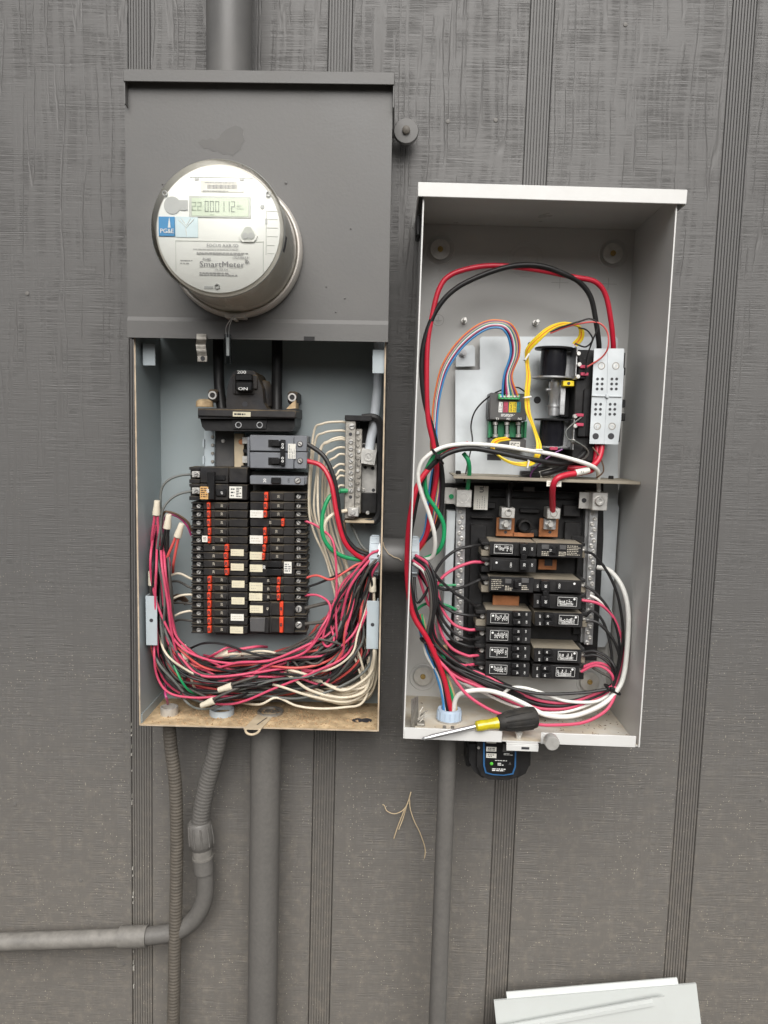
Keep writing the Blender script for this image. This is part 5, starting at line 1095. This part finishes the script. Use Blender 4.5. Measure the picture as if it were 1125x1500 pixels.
rw(zz([(856,650),(858,660),(846,672),(824,679),(791,675),(758,669),(725,662),(692,657),(664,661),(642,673),(624,692),(613,720),(606,755),(600.5,790),(600,845),(607,890),(626,938),(648,990),(657,1045)],[.08,.1,.12,.125,.13,.12,.11,.11,.1]),'w_black','thick black cable running beside the red one down to the floor bushing',r=.0037,n=12)
rw(zz([(825,683),(840,686),(860,686),(874,677),(880,664),(882,648)],[.09,.1,.09]),'w_red','short red jumper hooking under the perforated plate',r=.0042,n=12)
rw(zz([(686,650),(670,656),(641,674),(614,706),(603.5,742),(597.5,790),(597,850),(605,900),(627,938),(650,992),(661,1045)],[.118,.125,.13,.12,.12,.1]),'w_red','long red cable hugging the rim down to the floor bushing',r=.0039,n=12)
rw(zz([(876,648),(870,684),(854,691.5),(829,696),(815,702),(809.5,717),(809.5,748)],[.085,.095,.11,.118,.118,.075]),'w_red','red cable with white sleeve dropping to the copper lug',r=.0045,n=12)
T = wire(R,zz([(862,688),(854,690.5),(843,693)],[.105,.11]),.0049,'paper','white marker sleeve wrapped round the red cable',n=12,name='marker_sleeve',cat='label')
lettering(T,R,'T2',853,691.5,.1165,3.4,'ink_dark',8)
rw(zz([(745,750),(745,725),(750,708),(765,700),(796,694),(818,688),(835,682)],[.075,.06,.1,.09]),'w_black','black cable with white sleeve dropping to the copper lug',r=.0044,n=12)
T = wire(R,zz([(790,695.5),(799,693.3),(809,690.5)],[.098,.094]),.0050,'paper','white marker sleeve wrapped round the black cable',n=12,name='marker_sleeve',cat='label')
lettering(T,R,'T1',800,693,.1025,4,'ink_dark',10)
for k,(m_,nme) in enumerate((('w_blue','blue'),('w_black','black'),('w_magenta','magenta'),('w_white','white'),('w_teal','teal'),('w_tan','tan'),('w_purple','purple'),('w_orange','orange'))):
    o = (k-3.5); tx = 735.5+k*3.4
    pts = [(tx,582),(744+o*1.6,551),(754+o*1.8,520.6),(753+o*1.9,497-o*.6),(744+o*1.3,480-o*1.4),(730,474.5-o*1.5),(711-o*.5,477-o*1.5),(689-o*.8,490.5-o*1.4),(668-o*1.1,512-o*1.0),(651-o*1.2,540-o*.6),(642.5-o*1.1,570),(638-o*1.0,598),(636-o*.9,631),(636-o*1.2,660),(639+o*2.2,700),(635+o*2.4,740),(627+o*1.6,780),(606,812+o*1.5)]
    rw(zz(pts,[.064,.075,.085,.08,.075,.075,.08,.085,.08]),m_,'thin %s control wire looping from the green terminal strip to the nipple'%nme,r=.0014 if k!=0 else .0017)
yl = [(842,505),(851.5,493),(849,479),(829,474),(807,481),(788,496),(774,512),(771.6,526),(774,551),(771.6,576),(774,603),(782.6,628),(789.5,653),(785,672),(771.6,680),(749.5,678),(730,667),(721,656),(727.5,646),(744,643)]
for k,m_ in enumerate(('w_yellow','w_yellow','w_orange','w_yellow','w_yellow')):
    o = (k-2)*1.25; ph = k*1.3
    rw(zz([(x+o+RNG.uniform(-.8,.8),y+o*.7+RNG.uniform(-.8,.8)) for x,y in yl],[.09,.1,.1,.085,.085,.09,.13,.12,.06]),m_,('yellow' if m_=='w_yellow' else 'orange')+' control wire of the tied loom around the control module',('tied yellow loom' if m_=='w_yellow' else None),r=.0013)
for k,(x,y,an,d) in enumerate(((771.5,523,60,.088),(772.5,582,10,.088),(789,659,0,.118),(773,680,80,.13))):
    c = R.l(x,y,d); b = MB(); h_ = .0052; w_ = .0022; ca,sa = math.cos(rad(an)),math.sin(rad(an))
    b.tube([(c[0]-h_*ca,c[1]-h_*sa,d-.003),(c[0]-h_*.9*ca,c[1]-h_*.9*sa,d+.004),(c[0]+h_*.9*ca,c[1]+h_*.9*sa,d+.004),(c[0]+h_*ca,c[1]+h_*sa,d-.003)],.0014,6)
    single('cable_tie', b, 'w_white', R, 'small white tie binding the yellow loom', 'cable tie', 'white ties on the yellow loom')
rw(zz([(806,488),(838,476.5),(873,472),(889,485),(891,507),(882,523),(861,537)],[.1,.11,.115,.1]),'w_coral','thin coral wire looping above the perforated plate',r=.0012)
rw(zz([(806,487),(823,479),(848,471),(865,467),(876,477),(868,499),(860,523),(858,547)],[.1,.11,.11,.1]),'w_black','thin black wire looping above the perforated plate',r=.0012)
rw(zz([(842,503),(858,508),(868,497),(860,484),(848,480)],[.1,.11,.105]),'w_black','short thin black wire curl beside the upper coil',r=.0012)
rw(zz([(769,574),(758,567.5),(738.5,570),(716.5,581),(697,600.6),(690,622.6),(692,647),(686,675),(680,705)],[.06,.065,.05,.04,.05,.07]),'w_black','thin black wire bowing round the control module',r=.0012)
for k,(p,m_,l_) in enumerate((([(852,611),(838,622),(829,632),(832,643),(842,646),(858,656),(860,666),(846,676)],'w_grey','grey wire curling by the lower coil bracket'),([(824,658),(812,664),(795,676),(780,690),(778,700),(792,699)],'w_purple','purple wire under the lower coil'),([(868,655),(880,672),(884,690),(874,700)],'w_brown','brown wire curl under the perforated plate'),([(838,648),(852,652),(862,662),(856,672),(838,674),(820,680)],'w_dusty','dusty wire loop under the lower coil'))):
    rw(zz(p,[.095,.1,.09]),m_,l_,r=.0011)
rw(zz([(679,664),(686,675),(687.5,694),(684,722)],[.11,.115,.075]),'w_green','short green lead dropping into the ground lug',r=.0032,n=10)
rw(zz([(665,655),(640,664),(626,685),(622,703),(626,726),(639,746),(650,769),(648,796),(636,812),(606,824)],[.12,.12,.11,.105,.1,.085]),'w_green','green lead bowing down beside the ground bar to the nipple',r=.0032,n=10)
rw(zz([(668,893),(655,887),(637,883),(622,885),(611,893),(608,900)],[.066,.07,.09]),'w_green','thin green lead from the ground bar low on the bar',r=.0022)
rw(zz([(668,857),(650,857),(630,852),(606,824)],[.066,.07,.08]),'w_green','thin green lead from the middle of the ground bar',r=.0018)
# leads of the ground bar side breakers
fan = [((708,798),'w_black',[(690,800),(668,806),(648,822),(634,845),(624,868),(610,880)]),((708,823),'w_pink',[(690,824),(668,832),(648,846),(634,868),(628,886)]),((708,849),'w_black',[(690,855),(670,862),(645,862),(625,840)]),
 ((701,887),'w_black',[(686,880),(665,868),(645,850),(628,832)]),((701,901),'w_black',[(684,901),(662,896),(643,880),(630,850)]),((701,922),'w_pink',[(684,922),(664,914),(648,892),(638,858),(628,836)]),((700,936),'w_black',[(684,936),(664,926),(646,902),(634,862)]),((700,947),'w_black',[(684,946),(662,936),(644,910),(630,866)]),((699,960),'w_pink',[(683,960),(660,948),(645,922),(635,870)]),((698,973),'w_pink',[(680,974),(658,966),(641,942),(632,900),(628,860)])]
for k,(p0,m_,pts) in enumerate(fan):
    end = [(606,816+(k%4)*4,.075)]
    rw([(p0[0]+2,p0[1],.078),(p0[0]-6,p0[1]+.5,.085)]+[(x,y,.094-.004*(k%3)) for x,y in pts]+end,m_,'%s %s lead down the ground bar side, breaker to nipple'%(ORD[k],nm[m_]),r=.0023)
# trunk bundle: nipple down, across the floor, up to the neutral bar side breakers
trunk = [(606,818),(624,832),(634,858),(635,890),(630,920),(632,945),(648,965),(676,985),(712,1003),(750,1020),(790,1034),(830,1035),(868,1024),(893,1010)]
ends = [('w_black',[(905,984),(912,945),(911,906),(903,867),(888,835),(870,813),(856,808)]),('w_pink',[(903,1000),(912,961),(910,933),(897,902),(877,884.5),(852,879)]),('w_black',[(903,985),(908,950),(902,915),(890,890),(872,868),(856,858)]),('w_black',[(897,975),(893,940),(883,910),(868,895),(858,903)]),('w_black',[(903,990),(908,965),(897,935),(875,912),(858,910)]),('w_black',[(902,985),(892,965),(872,954),(855,955)]),('w_black',[(900,990),(892,972),(874,960),(855,961)]),('w_pink',[(899,992),(893,977),(873,971),(852,978)]),('w_pink',[(898,994),(888,980),(870,975),(851,984)]),('w_dusty',[(896,995),(880,985),(868,978)]),('w_white',[(903,1000),(908,953),(905,925),(893,894),(877,879),(864,872)])]
for k,(m_,e_) in enumerate(ends):
    o = (k-5)*1.15; pts = []
    for i,(x,y) in enumerate(trunk):
        w_ = 1+1.4*math.sin(math.pi*i/(len(trunk)-1)); pts.append((x-o*w_*.35+RNG.uniform(-1.2,1.2),y+o*w_*.9+RNG.uniform(-1.2,1.2),.098+.014*math.sin(k*2.1+i*.5)))
    pts += [(x,y,.105-.02*(i/len(e_))-.002*(k%4)) for i,(x,y) in enumerate(e_)]
    rw(pts,m_,['black lead of the tied bundle rising to the lone test breaker','pink lead of the tied bundle rising to the two pole 30 breaker','black lead of the tied bundle rising to the two pole 30 breaker','upper black lead of the lone tandem breaker, in the tied bundle','lower black lead of the lone tandem breaker, in the tied bundle','upper black lead of the tandem pair above the washer','lower black lead of the tandem pair above the washer','upper pink lead of the tandem pair above the washer','lower pink lead of the tandem pair above the washer','dusty short lead end of the tied bundle near the washer','thin white lead of the tied bundle rising to the neutral bar'][k],'leads of the tied bundle',r=.0022)
rw([(875,831,.07),(893,836,.08),(911,859,.1),(920,894,.11),(919,945,.115),(913,992,.12),(900,1016,.125),(877,1035,.13),(838,1049,.13),(799,1047,.13),(768,1031,.128),(736,1017,.12),(709,1011,.115),(682,1013.5,.11),(668,1023,.105),(663,1050,.1)],'w_white','thick white cable sweeping round from neutral bar to the floor bushing',r=.0036,n=12)
rw(zz([(901,1006),(899,1023),(885,1043),(854,1058.5),(815,1062),(785,1060.5),(736,1047),(709,1035),(682,1015.5),(658,984),(639,960),(630,920)],[.12,.14,.15,.14,.12,.1]),'w_pink','lowest pink lead bowing over the pale floor',r=.0023)
rw(zz([(893,1018),(870,1028),(830,1027),(800,1017),(770,1008),(748,1008),(733,1020)],[.118,.115,.11]),'w_white','thin white lead arching over the bundle at the floor',r=.0024)
rw(zz([(640,968),(690,987),(740,1005),(790,1016),(850,1015),(892,1009)],[.1,.12,.12]),'w_black','black lead running highest along the floor bundle',r=.0025)
# conductors dropping into the floor bushing
for k,(m_,x0,l_) in enumerate((('w_blue',628,'blue'),('w_white',624,'white'),('w_black',632,'black'),('w_red',640,'red'),('w_coral',636,'coral'),('w_green',648,'green'),('w_tan',630,'tan'))):
    xe = 650+k*3; rw(zz([(612+k*1.0,900),(617+k*1.5,930),(x0,958),(640+k*2.4,990),(647+k*2.8,1015),(xe,1035),(xe,1052)],[.09,.1,.1,.1]),m_,'%s conductor dropping into the floor bushing'%l_,r=.0021 if m_ not in ('w_red','w_green') else .003)
for (x,y,an,d) in ((641,669,-50,.138),(627,941,-25,.118),(897,1010,-28,.128)):
    c = R.l(x,y,d-.012); ca,sa = math.cos(rad(an)),math.sin(rad(an)); b = MB(); h_ = .0125
    ring = [(c[0]+h_*math.cos(t_)*ca, c[1]+h_*math.cos(t_)*sa, c[2]+.0115*math.sin(t_)) for t_ in [2*math.pi*i/18 for i in range(19)]]
    b.tube(ring,.0019,6); e = R.l(x,y,d); b.box(e[0]-.0035,e[0]+.0035,e[1]-.0035,e[1]+.0035,d-.003,d+.003,.001)
    single('cable_tie', b, 'black_clean', R, {641:'black zip tie round the feeders under the mounting plate',627:'black zip tie round the trunk by the corner washer',897:'black zip tie round the bundle by the box side'}[x], 'cable tie')
b = MB(); b.tube(zz_ if False else path(R,[(650,945,.07),(654,960,.075),(658,975,.08)]),.0046,10); single('cable_stub', b, 'w_tan', R, 'short cut tan cable stub at the foot of the ground bar', 'cable')
# floor bushing of the pale box
fb = thing('floor_bushing','pale blue ribbed plastic bushing on the pale box floor','bushing',R,(R.l(658,1045,.105)[0],RVB+.0018,.105))
cb = R.l(658,1045,.105)
bushing(fb,R,cb[0],RVB+.0035,.105,px2m(18,.105),.0165,'v',1,'bush_blue')
b = MB(); b.lathe((cb[0],RVB+.0018,.105),[(px2m(15,.105),0),(px2m(20,.105),0),(px2m(20,.105),.0028),(px2m(15,.105),.0032)],12,'v'); part('lock_nut', b, 'zinc', fb)
# ================================================================== conduits outside
def ctube(T, nmn, fr, pts, r, mat, n=20, per=8): b = MB(); b.tube(path(fr,pts,per=per),r,n); return part(nmn,b,mat,T)
T = thing('service_mast','thick dark painted conduit rising from the top of the meter panel','conduit',L,L.l(336,100,.07))
top_v = L.l(380,103,dH)[1]; cm_ = L.l(336,60,.066); rm = px2m(31.5,.066)
b = MB(); b.lathe((cm_[0],0,.066),[(rm,top_v+.004),(rm,ZT-L.o.z)],36,'v'); part('pipe', b, 'panel_paint', T)
b = MB(); b.lathe((cm_[0],0,.066),[(rm*1.08,top_v+.0002),(rm*1.08,top_v+.006),(rm*1.02,top_v+.008),(rm*1.05,top_v+.011),(rm*1.0,top_v+.014)],36,'v'); part('hub', b, 'panel_paint', T)
T = thing('flexible_conduit','thin ribbed flexible conduit running straight down from the meter panel','conduit',W,W.l(254,1500,.055))
def flex(T, nmn, pts, r, pitch, mat, per=10, amp=.055):
    c = smoothpts([W.l(*p) for p in pts],per); ln = [0]
    for i in range(1,len(c)): ln.append(ln[-1]+(c[i]-c[i-1]).length)
    n = int(ln[-1]/pitch)*5; out = []; rs = []; k = 0
    for i in range(n+1):
        s_ = ln[-1]*i/n
        while k < len(ln)-2 and ln[k+1] < s_: k += 1
        f = (s_-ln[k])/(ln[k+1]-ln[k]); out.append(c[k].lerp(c[k+1],f)); rs.append(r*(1+amp*math.cos(2*math.pi*i/5)))
    b = MB(); b.tube(out,rs,16); part(nmn,b,mat,T)
zb = (VB+L.o.z)
flex(T,'ribbed_hose',[(247,1045,.062),(250,1090,.06),(257,1150,.056),(259,1230,.05),(258,1310,.046),(256,1400,.044),(254,1500,.044),(252,1600,.044),(250,1900,.044),(248,2400,.044)],.0102,.0056,'flex_paint',amp=.04)
T = thing('flexible_conduit','short ribbed conduit bending into a screwed connector and elbow','conduit',W,W.l(300,1270,.055))
flex(T,'ribbed_hose',[(324,1045,.065),(321,1075,.063),(314,1110,.058),(303,1150,.052),(296,1185,.048),(293,1215,.045)],.0142,.006,'conduit_paint',amp=.022)
ca_ = [Vector(W.l(292,1203,.045)),Vector(W.l(299,1275,.045))]; ax = (ca_[1]-ca_[0]); 
b = MB(); rr = [(0,.017),(.04,.0192),(.25,.0196),(.30,.0205),(.45,.0200),(.50,.0178),(.54,.0165)]; b.tube([ca_[0]+ax*f for f,_ in rr],[q for _,q in rr],12); cn = part('connector_nut', b, 'conduit_paint', T)
for k in range(10):
    an = 2*math.pi*k/10; o_ = Vector((math.cos(an),0,math.sin(an)))*.0199; b = MB(); b.tube([ca_[0]+ax*.06+o_*.95,ca_[0]+ax*.26+o_,ca_[0]+ax*.44+o_],.0014,5); part('nut_rib', b, 'conduit_paint', cn)
b = MB(); b.tube([ca_[0]+ax*f for f in (.54,.70)],.0158,20); b.tube([ca_[0]+ax*f for f in (.70,.74)],.0172,20); part('connector_body', b, 'conduit_pale', T)
b = MB(); b.tube([ca_[0]+ax*f for f in (.745,1.02)],.0163,20); part('coupling', b, 'conduit_paint', T)
T = thing('elbow_conduit','smooth grey conduit elbow turning into the level pipe along the wall','conduit',W,W.l(230,1385,.04))
ctube(T,'elbow',W,[(298,1262,.045),(301,1290,.043),(299,1318,.041),(288,1342,.039),(270,1358,.037),(248,1367,.036),(210,1372,.036)],.0142,'conduit_paint')
ctube(T,'sleeve',W,[(176,1373,.036),(196,1372.2,.036),(216,1371.4,.036)],.0172,'conduit_pale')
ctube(T,'pipe',W,[(190,1373,.036),(120,1376,.036),(0,1380,.036),(-150,1385,.036),(-400,1394,.036)],.0142,'conduit_pale')
T = thing('straight_conduit','widest straight grey conduit dropping below the meter panel','conduit',W,W.l(386,1500,.06))
pc = W.l(388,1200,.055); b = MB(); p0 = W.l(389,1060,.055); b.lathe((pc[0],0,.055),[(px2m(23.5,.055)*.98,GZ),(px2m(23.5,.055)*.98,zb-.003)],36,'v'); part('pipe', b, 'conduit_paint', T)
b = MB(); b.lathe((pc[0],0,.055),[(px2m(27,.055),zb-.016),(px2m(27,.055),zb-.0105)],36,'v'); part('hub', b, 'conduit_paint', T)
T = thing('straight_conduit','straight grey conduit dropping from the floor bushing below the pale box','conduit',W,W.l(650,1500,.09))
zr = RVB+R.o.z; pc = R.w((cb[0],RVB,.105)); r_ = px2m(13.5,.105)
b = MB(); b.lathe((pc.x,0,.105),[(r_,GZ),(r_,zr-.004)],30,'v'); part('pipe', b, 'conduit_paint', T)
b = MB(); b.lathe((pc.x,0,.105),[(r_*1.05,zr-.009),(r_*1.35,zr-.0075),(r_*1.35,zr-.0012)],16,'v'); part('hub', b, 'zinc', T)
# round clip beside the hood
T = thing('round_knob','round painted disc with a slotted screw beside the hood','knob',W,W.l(595,191,0))
KD = .030; c = W.l(595,191,KD); b = MB(); b.lathe((c[0],c[1],0),[(.009,0),(.009,KD-.009),(.0180,KD-.009),(.0186,KD-.0075),(.0186,KD-.002),(.0176,KD-.0005),(1e-5,KD)],36); part('disc', b, 'panel_paint', T)
b = MB(); b.lathe((c[0],c[1],0),[(.0060,KD-.0005),(.0058,KD+.0035),(.0045,KD+.0045),(1e-5,KD+.005)],18); part('screw', b, 'flex_paint', T)
b = MB(); b.box(W.l(572,191,KD)[0],c[0]-.004,c[1]-.006,c[1]+.006,KD-.018,KD-.0095,.001); part('arm', b, 'panel_paint', T)
# ================================================================== surge protector under the pale box
sg = thing('surge_protector','black surge protector with green light hanging under the pale box','surge protector',R,R.l(730,1142,.06))
sd_ = .145
b = MB(); b.prism([R.l(x,y,sd_-.012)[:2] for x,y in ((687,1090),(773,1090),(776,1098),(775,1122),(770,1133),(759,1139),(706,1139),(694,1130),(687,1115))],.05,sd_-.012)
b.prism([R.l(x,y,sd_-.004)[:2] for x,y in ((699,1085),(762,1085),(763,1128),(756,1139),(744,1143),(716,1142),(705,1136),(699,1124))],.06,sd_-.004)
for (x0,x1) in ((684,690),(770,777)): b.pbox(R,x0,1094,x1,1124,sd_-.03,.07,.002)
part('body', b, 'black', sg, smooth=False)
b = MB(); b.prism([R.l(x,y,sd_)[:2] for x,y in ((708,1084),(757,1084),(756,1124),(752,1135),(738,1137),(722,1136),(711,1133),(708,1122))],sd_-.0039,sd_-.0012); part('trim', b, 'blue_trim', sg, smooth=False)
b = MB(); b.prism([R.l(x,y,sd_)[:2] for x,y in ((710.5,1084),(754.5,1084),(753.5,1123),(750,1132.5),(738,1134.5),(722,1133.5),(713,1131),(710.5,1121))],sd_-.0011,sd_); fp = part('front_plate', b, 'black_clean', sg, smooth=False)
for (y0,y1,s_) in ((1085,1089,None),(1094,1101,'All Mode'),(1103.5,1110.5,'Surge')):
    b = MB(); b.pbox(R,712.5,y0,727,y1,sd_+.0005,sd_-.0002); st = part('plate_label', b, 'paper', fp)
    if s_:
        b = MB(); scribble(b,R,714.5,y0+1,725,y1-1,sd_+.0007,2,False,.6,1,3); part('fine_print', b, 'ink_dark', st, smooth=False)
b = MB(); c = R.l(720,1118.5,sd_); b.lathe((c[0],c[1],0),[(.0024,sd_),(.0024,sd_+.001),(.0015,sd_+.002),(1e-5,sd_+.0022)],14); part('status_light', b, 'led_green', fp)
b = MB(); scribble(b,R,725,1113,743,1115.5,sd_+.0003,1); scribble(b,R,729,1117,738,1122,sd_+.0003,2); scribble(b,R,721,1125,745,1130.5,sd_+.0003,2,False,.6); scribble(b,R,738,1103,751,1107,sd_+.0003,2,False,.4); part('fine_print', b, 'ink_white', fp, smooth=False)
b = MB(); b.pbox(R,737,1090,751,1102,sd_+.0004,sd_); part('plate_window', b, 'smoke_plastic', fp)
b = MB(); c = R.l(747,1118,sd_); q_ = .0022; b.prism([(c[0]-q_,c[1]-q_),(c[0]+q_,c[1]-q_),(c[0],c[1]+q_)],sd_,sd_+.0003); part('warning_mark', b, 'smoke_plastic', fp, smooth=False)
b = MB(); screw(b,R,701,1095,sd_-.004,.0022); part('screw', b, 'screw_steel', sg)
b = MB(); c = R.l(735,1085,.1); b.lathe((c[0],0,.1),[(.012,RVB-.0005),(.012,RVB-.012)],20,'v'); part('mounting_stub', b, 'black', sg)
# ================================================================== screwdriver on the floor lip
sdv = thing('screwdriver','screwdriver with black grip and yellow collar lying across the lip','screwdriver',R,R.l(700,1066,.18))
p0,p1,p2,p3 = (Vector(R.l(x,y,d)) for x,y,d in ((618,1082.5,.196),(697,1064,.180),(729,1058,.172),(787,1050,.160)))
b = MB(); ax = (p1-p0).normalized(); b.tube([p0,p0+ax*.003,p0+ax*.006,p0+ax*.014,p1],[.0006,.0026,.0019,.0032,.0032],12); part('shaft', b, 'zinc', sdv)
b = MB(); s_ = p1-ax*.001; ax2 = (p3-p1).normalized(); e_ = (p3-p1).length
b.tube([s_,s_+ax2*.002,s_+ax2*e_*.10,s_+ax2*e_*.2,s_+ax2*e_*.33,s_+ax2*e_*.40],[.0045,.0072,.0080,.0072,.0084,.0094],18)
M('yellow_handle',(.50,.41,.012),.2,var=.15,vs=120,coat=.6); part('collar', b, 'yellow_handle', sdv)
b = MB(); b.tube([s_+ax2*e_*f for f in (.36,.39,.46,.58,.75,.9,.97,.995,1.0)],[.0088,.0112,.0122,.0142,.0158,.0160,.0146,.011,.004],22); hd = part('grip', b, 'handle_black', sdv)
side_ = ax2.cross(Vector((0,0,1))).normalized(); up_ = side_.cross(ax2).normalized()
for k in range(10):
    an = 2*math.pi*k/10; b = MB(); o_ = lambda r: side_*math.cos(an)*r+up_*math.sin(an)*r
    b.tube([s_+ax2*e_*.47+o_(.0116),s_+ax2*e_*.58+o_(.0137),s_+ax2*e_*.75+o_(.0152),s_+ax2*e_*.9+o_(.0154)],.0016,6); part('grip_rib', b, 'handle_black', hd)
# ================================================================== removed cover sheets leaning at the foot of the wall
CV = thing('panel_cover','wide pale grey steel cover sheet leaning against the siding','cover',W,W.l(870,1500,.06))
def lean(px,py,d): return W.l(px,py,d)
def sheet(T, nmn, q, th, mat, drop):
    """q: top-left, top-right pixel points with depth; the sheet runs down to the ground, its foot further out"""
    a_,c_ = Vector(q[0]),Vector(q[1]); along = (c_-a_).normalized(); dn = Vector((along.y,-along.x,0)).normalized()
    if dn.y > 0: dn = -dn
    dn = (dn + Vector((0,0,.16))).normalized(); nn = Vector((0,0,1)); nn = along.cross(dn).normalized(); nn = nn if nn.z>0 else -nn
    ll = drop; vs = [a_,c_,c_+dn*ll,a_+dn*ll]; b = MB()
    b.add([tuple(v) for v in vs]+[tuple(v-nn*th) for v in vs],[(0,1,2,3),(7,6,5,4),(0,4,5,1),(1,5,6,2),(2,6,7,3),(3,7,4,0)]); part(nmn,b,mat,T,smooth=False); return along,dn,nn,a_,c_
A1,C1_ = W.l(723.5,1466,.05),W.l(1020,1441,.05)
al,dn,nn,a_,c_ = sheet(CV,'sheet',(A1,C1_),.004,'cover_paint',.44)
b = MB(); f0,f1 = a_+al*.022,c_-al*.028
n_ = [f0-nn*.003,f1-nn*.003,f1-dn*.0085-nn*.006,f0-dn*.0085+al*.0-nn*.006,f0-nn*.0052,f1-nn*.0052,f1-dn*.0085-nn*.0085,f0-dn*.0085-nn*.0085]
b.add([tuple(v) for v in n_],[(0,1,2,3),(7,6,5,4),(0,4,5,1),(1,5,6,2),(2,6,7,3),(3,7,4,0)]); part('top_flange', b, 'cover_paint', CV, smooth=False)
CV2 = thing('panel_cover','tilted smaller pale cover sheet lying in front of the wide one','cover',W,W.l(860,1500,.09))
al,dn,nn,a_,c_ = sheet(CV2,'sheet',(W.l(705,1508.5,.068),W.l(973,1459.5,.068)),.003,'cover_paint',.36)
b = MB(); v_ = [a_+nn*.0002,c_-al*.02+nn*.0002,c_-al*.02+dn*.010+nn*.0002,a_+dn*.010+nn*.0002,a_+dn*.003+nn*.005,c_-al*.02+dn*.003+nn*.005,c_-al*.02+dn*.0085+nn*.005,a_+dn*.0085+nn*.005]
b.add([tuple(v) for v in v_],[(4,5,6,7),(0,4,5,1),(1,5,6,2),(2,6,7,3),(3,7,4,0)]); part('rolled_edge', b, 'cover_paint', CV2, smooth=False)
# dry grass strand snagged on the siding
b = MB()
for p,r_ in (([(602,1160),(598,1174),(591,1190),(583,1210),(577,1228)],.0010),([(600,1170),(601,1185),(607,1203),(616,1222),(623,1246),(619,1268),(617,1290)],.0009),([(598,1176),(590,1187),(578,1192),(567,1188),(563,1180),(558,1178)],.0008),([(596,1180),(590,1200),(584,1215)],.0008)):
    b.tube(path(W,[(x,y,.004+.006*math.sin(i*.9)) for i,(x,y) in enumerate(p)],per=5),r_,5)
single('grass_strand', b, 'straw', W, 'dry forked grass strand snagged on the siding between conduits', 'grass')
# fine bits on the pale floor
b = MB()
for k in range(150):
    u = random.uniform(RU0+.01,RU1-.01) if random.random()<.5 else random.gauss(RU1-.06,.025); d = random.uniform(.02,dR-.012); u = min(max(u,RU0+.006),RU1-.006)
    s_ = random.uniform(.0004,.0014); an = random.uniform(0,3.14); l_ = s_*random.uniform(1,4); F1 = RVB+.0018
    b.add([(u-l_*math.cos(an),F1,d-l_*math.sin(an)),(u+l_*math.cos(an),F1,d+l_*math.sin(an)),(u+s_*.5,F1+s_*.9,d),(u+s_*math.sin(an),F1,d-s_*math.cos(an))],[(0,1,2),(1,3,2),(3,0,2)])
o = single('floor_grit', b, 'w_brown', R, 'fine brown grit scattered over the pale box floor', 'debris', smooth=False); o['kind'] = 'stuff'
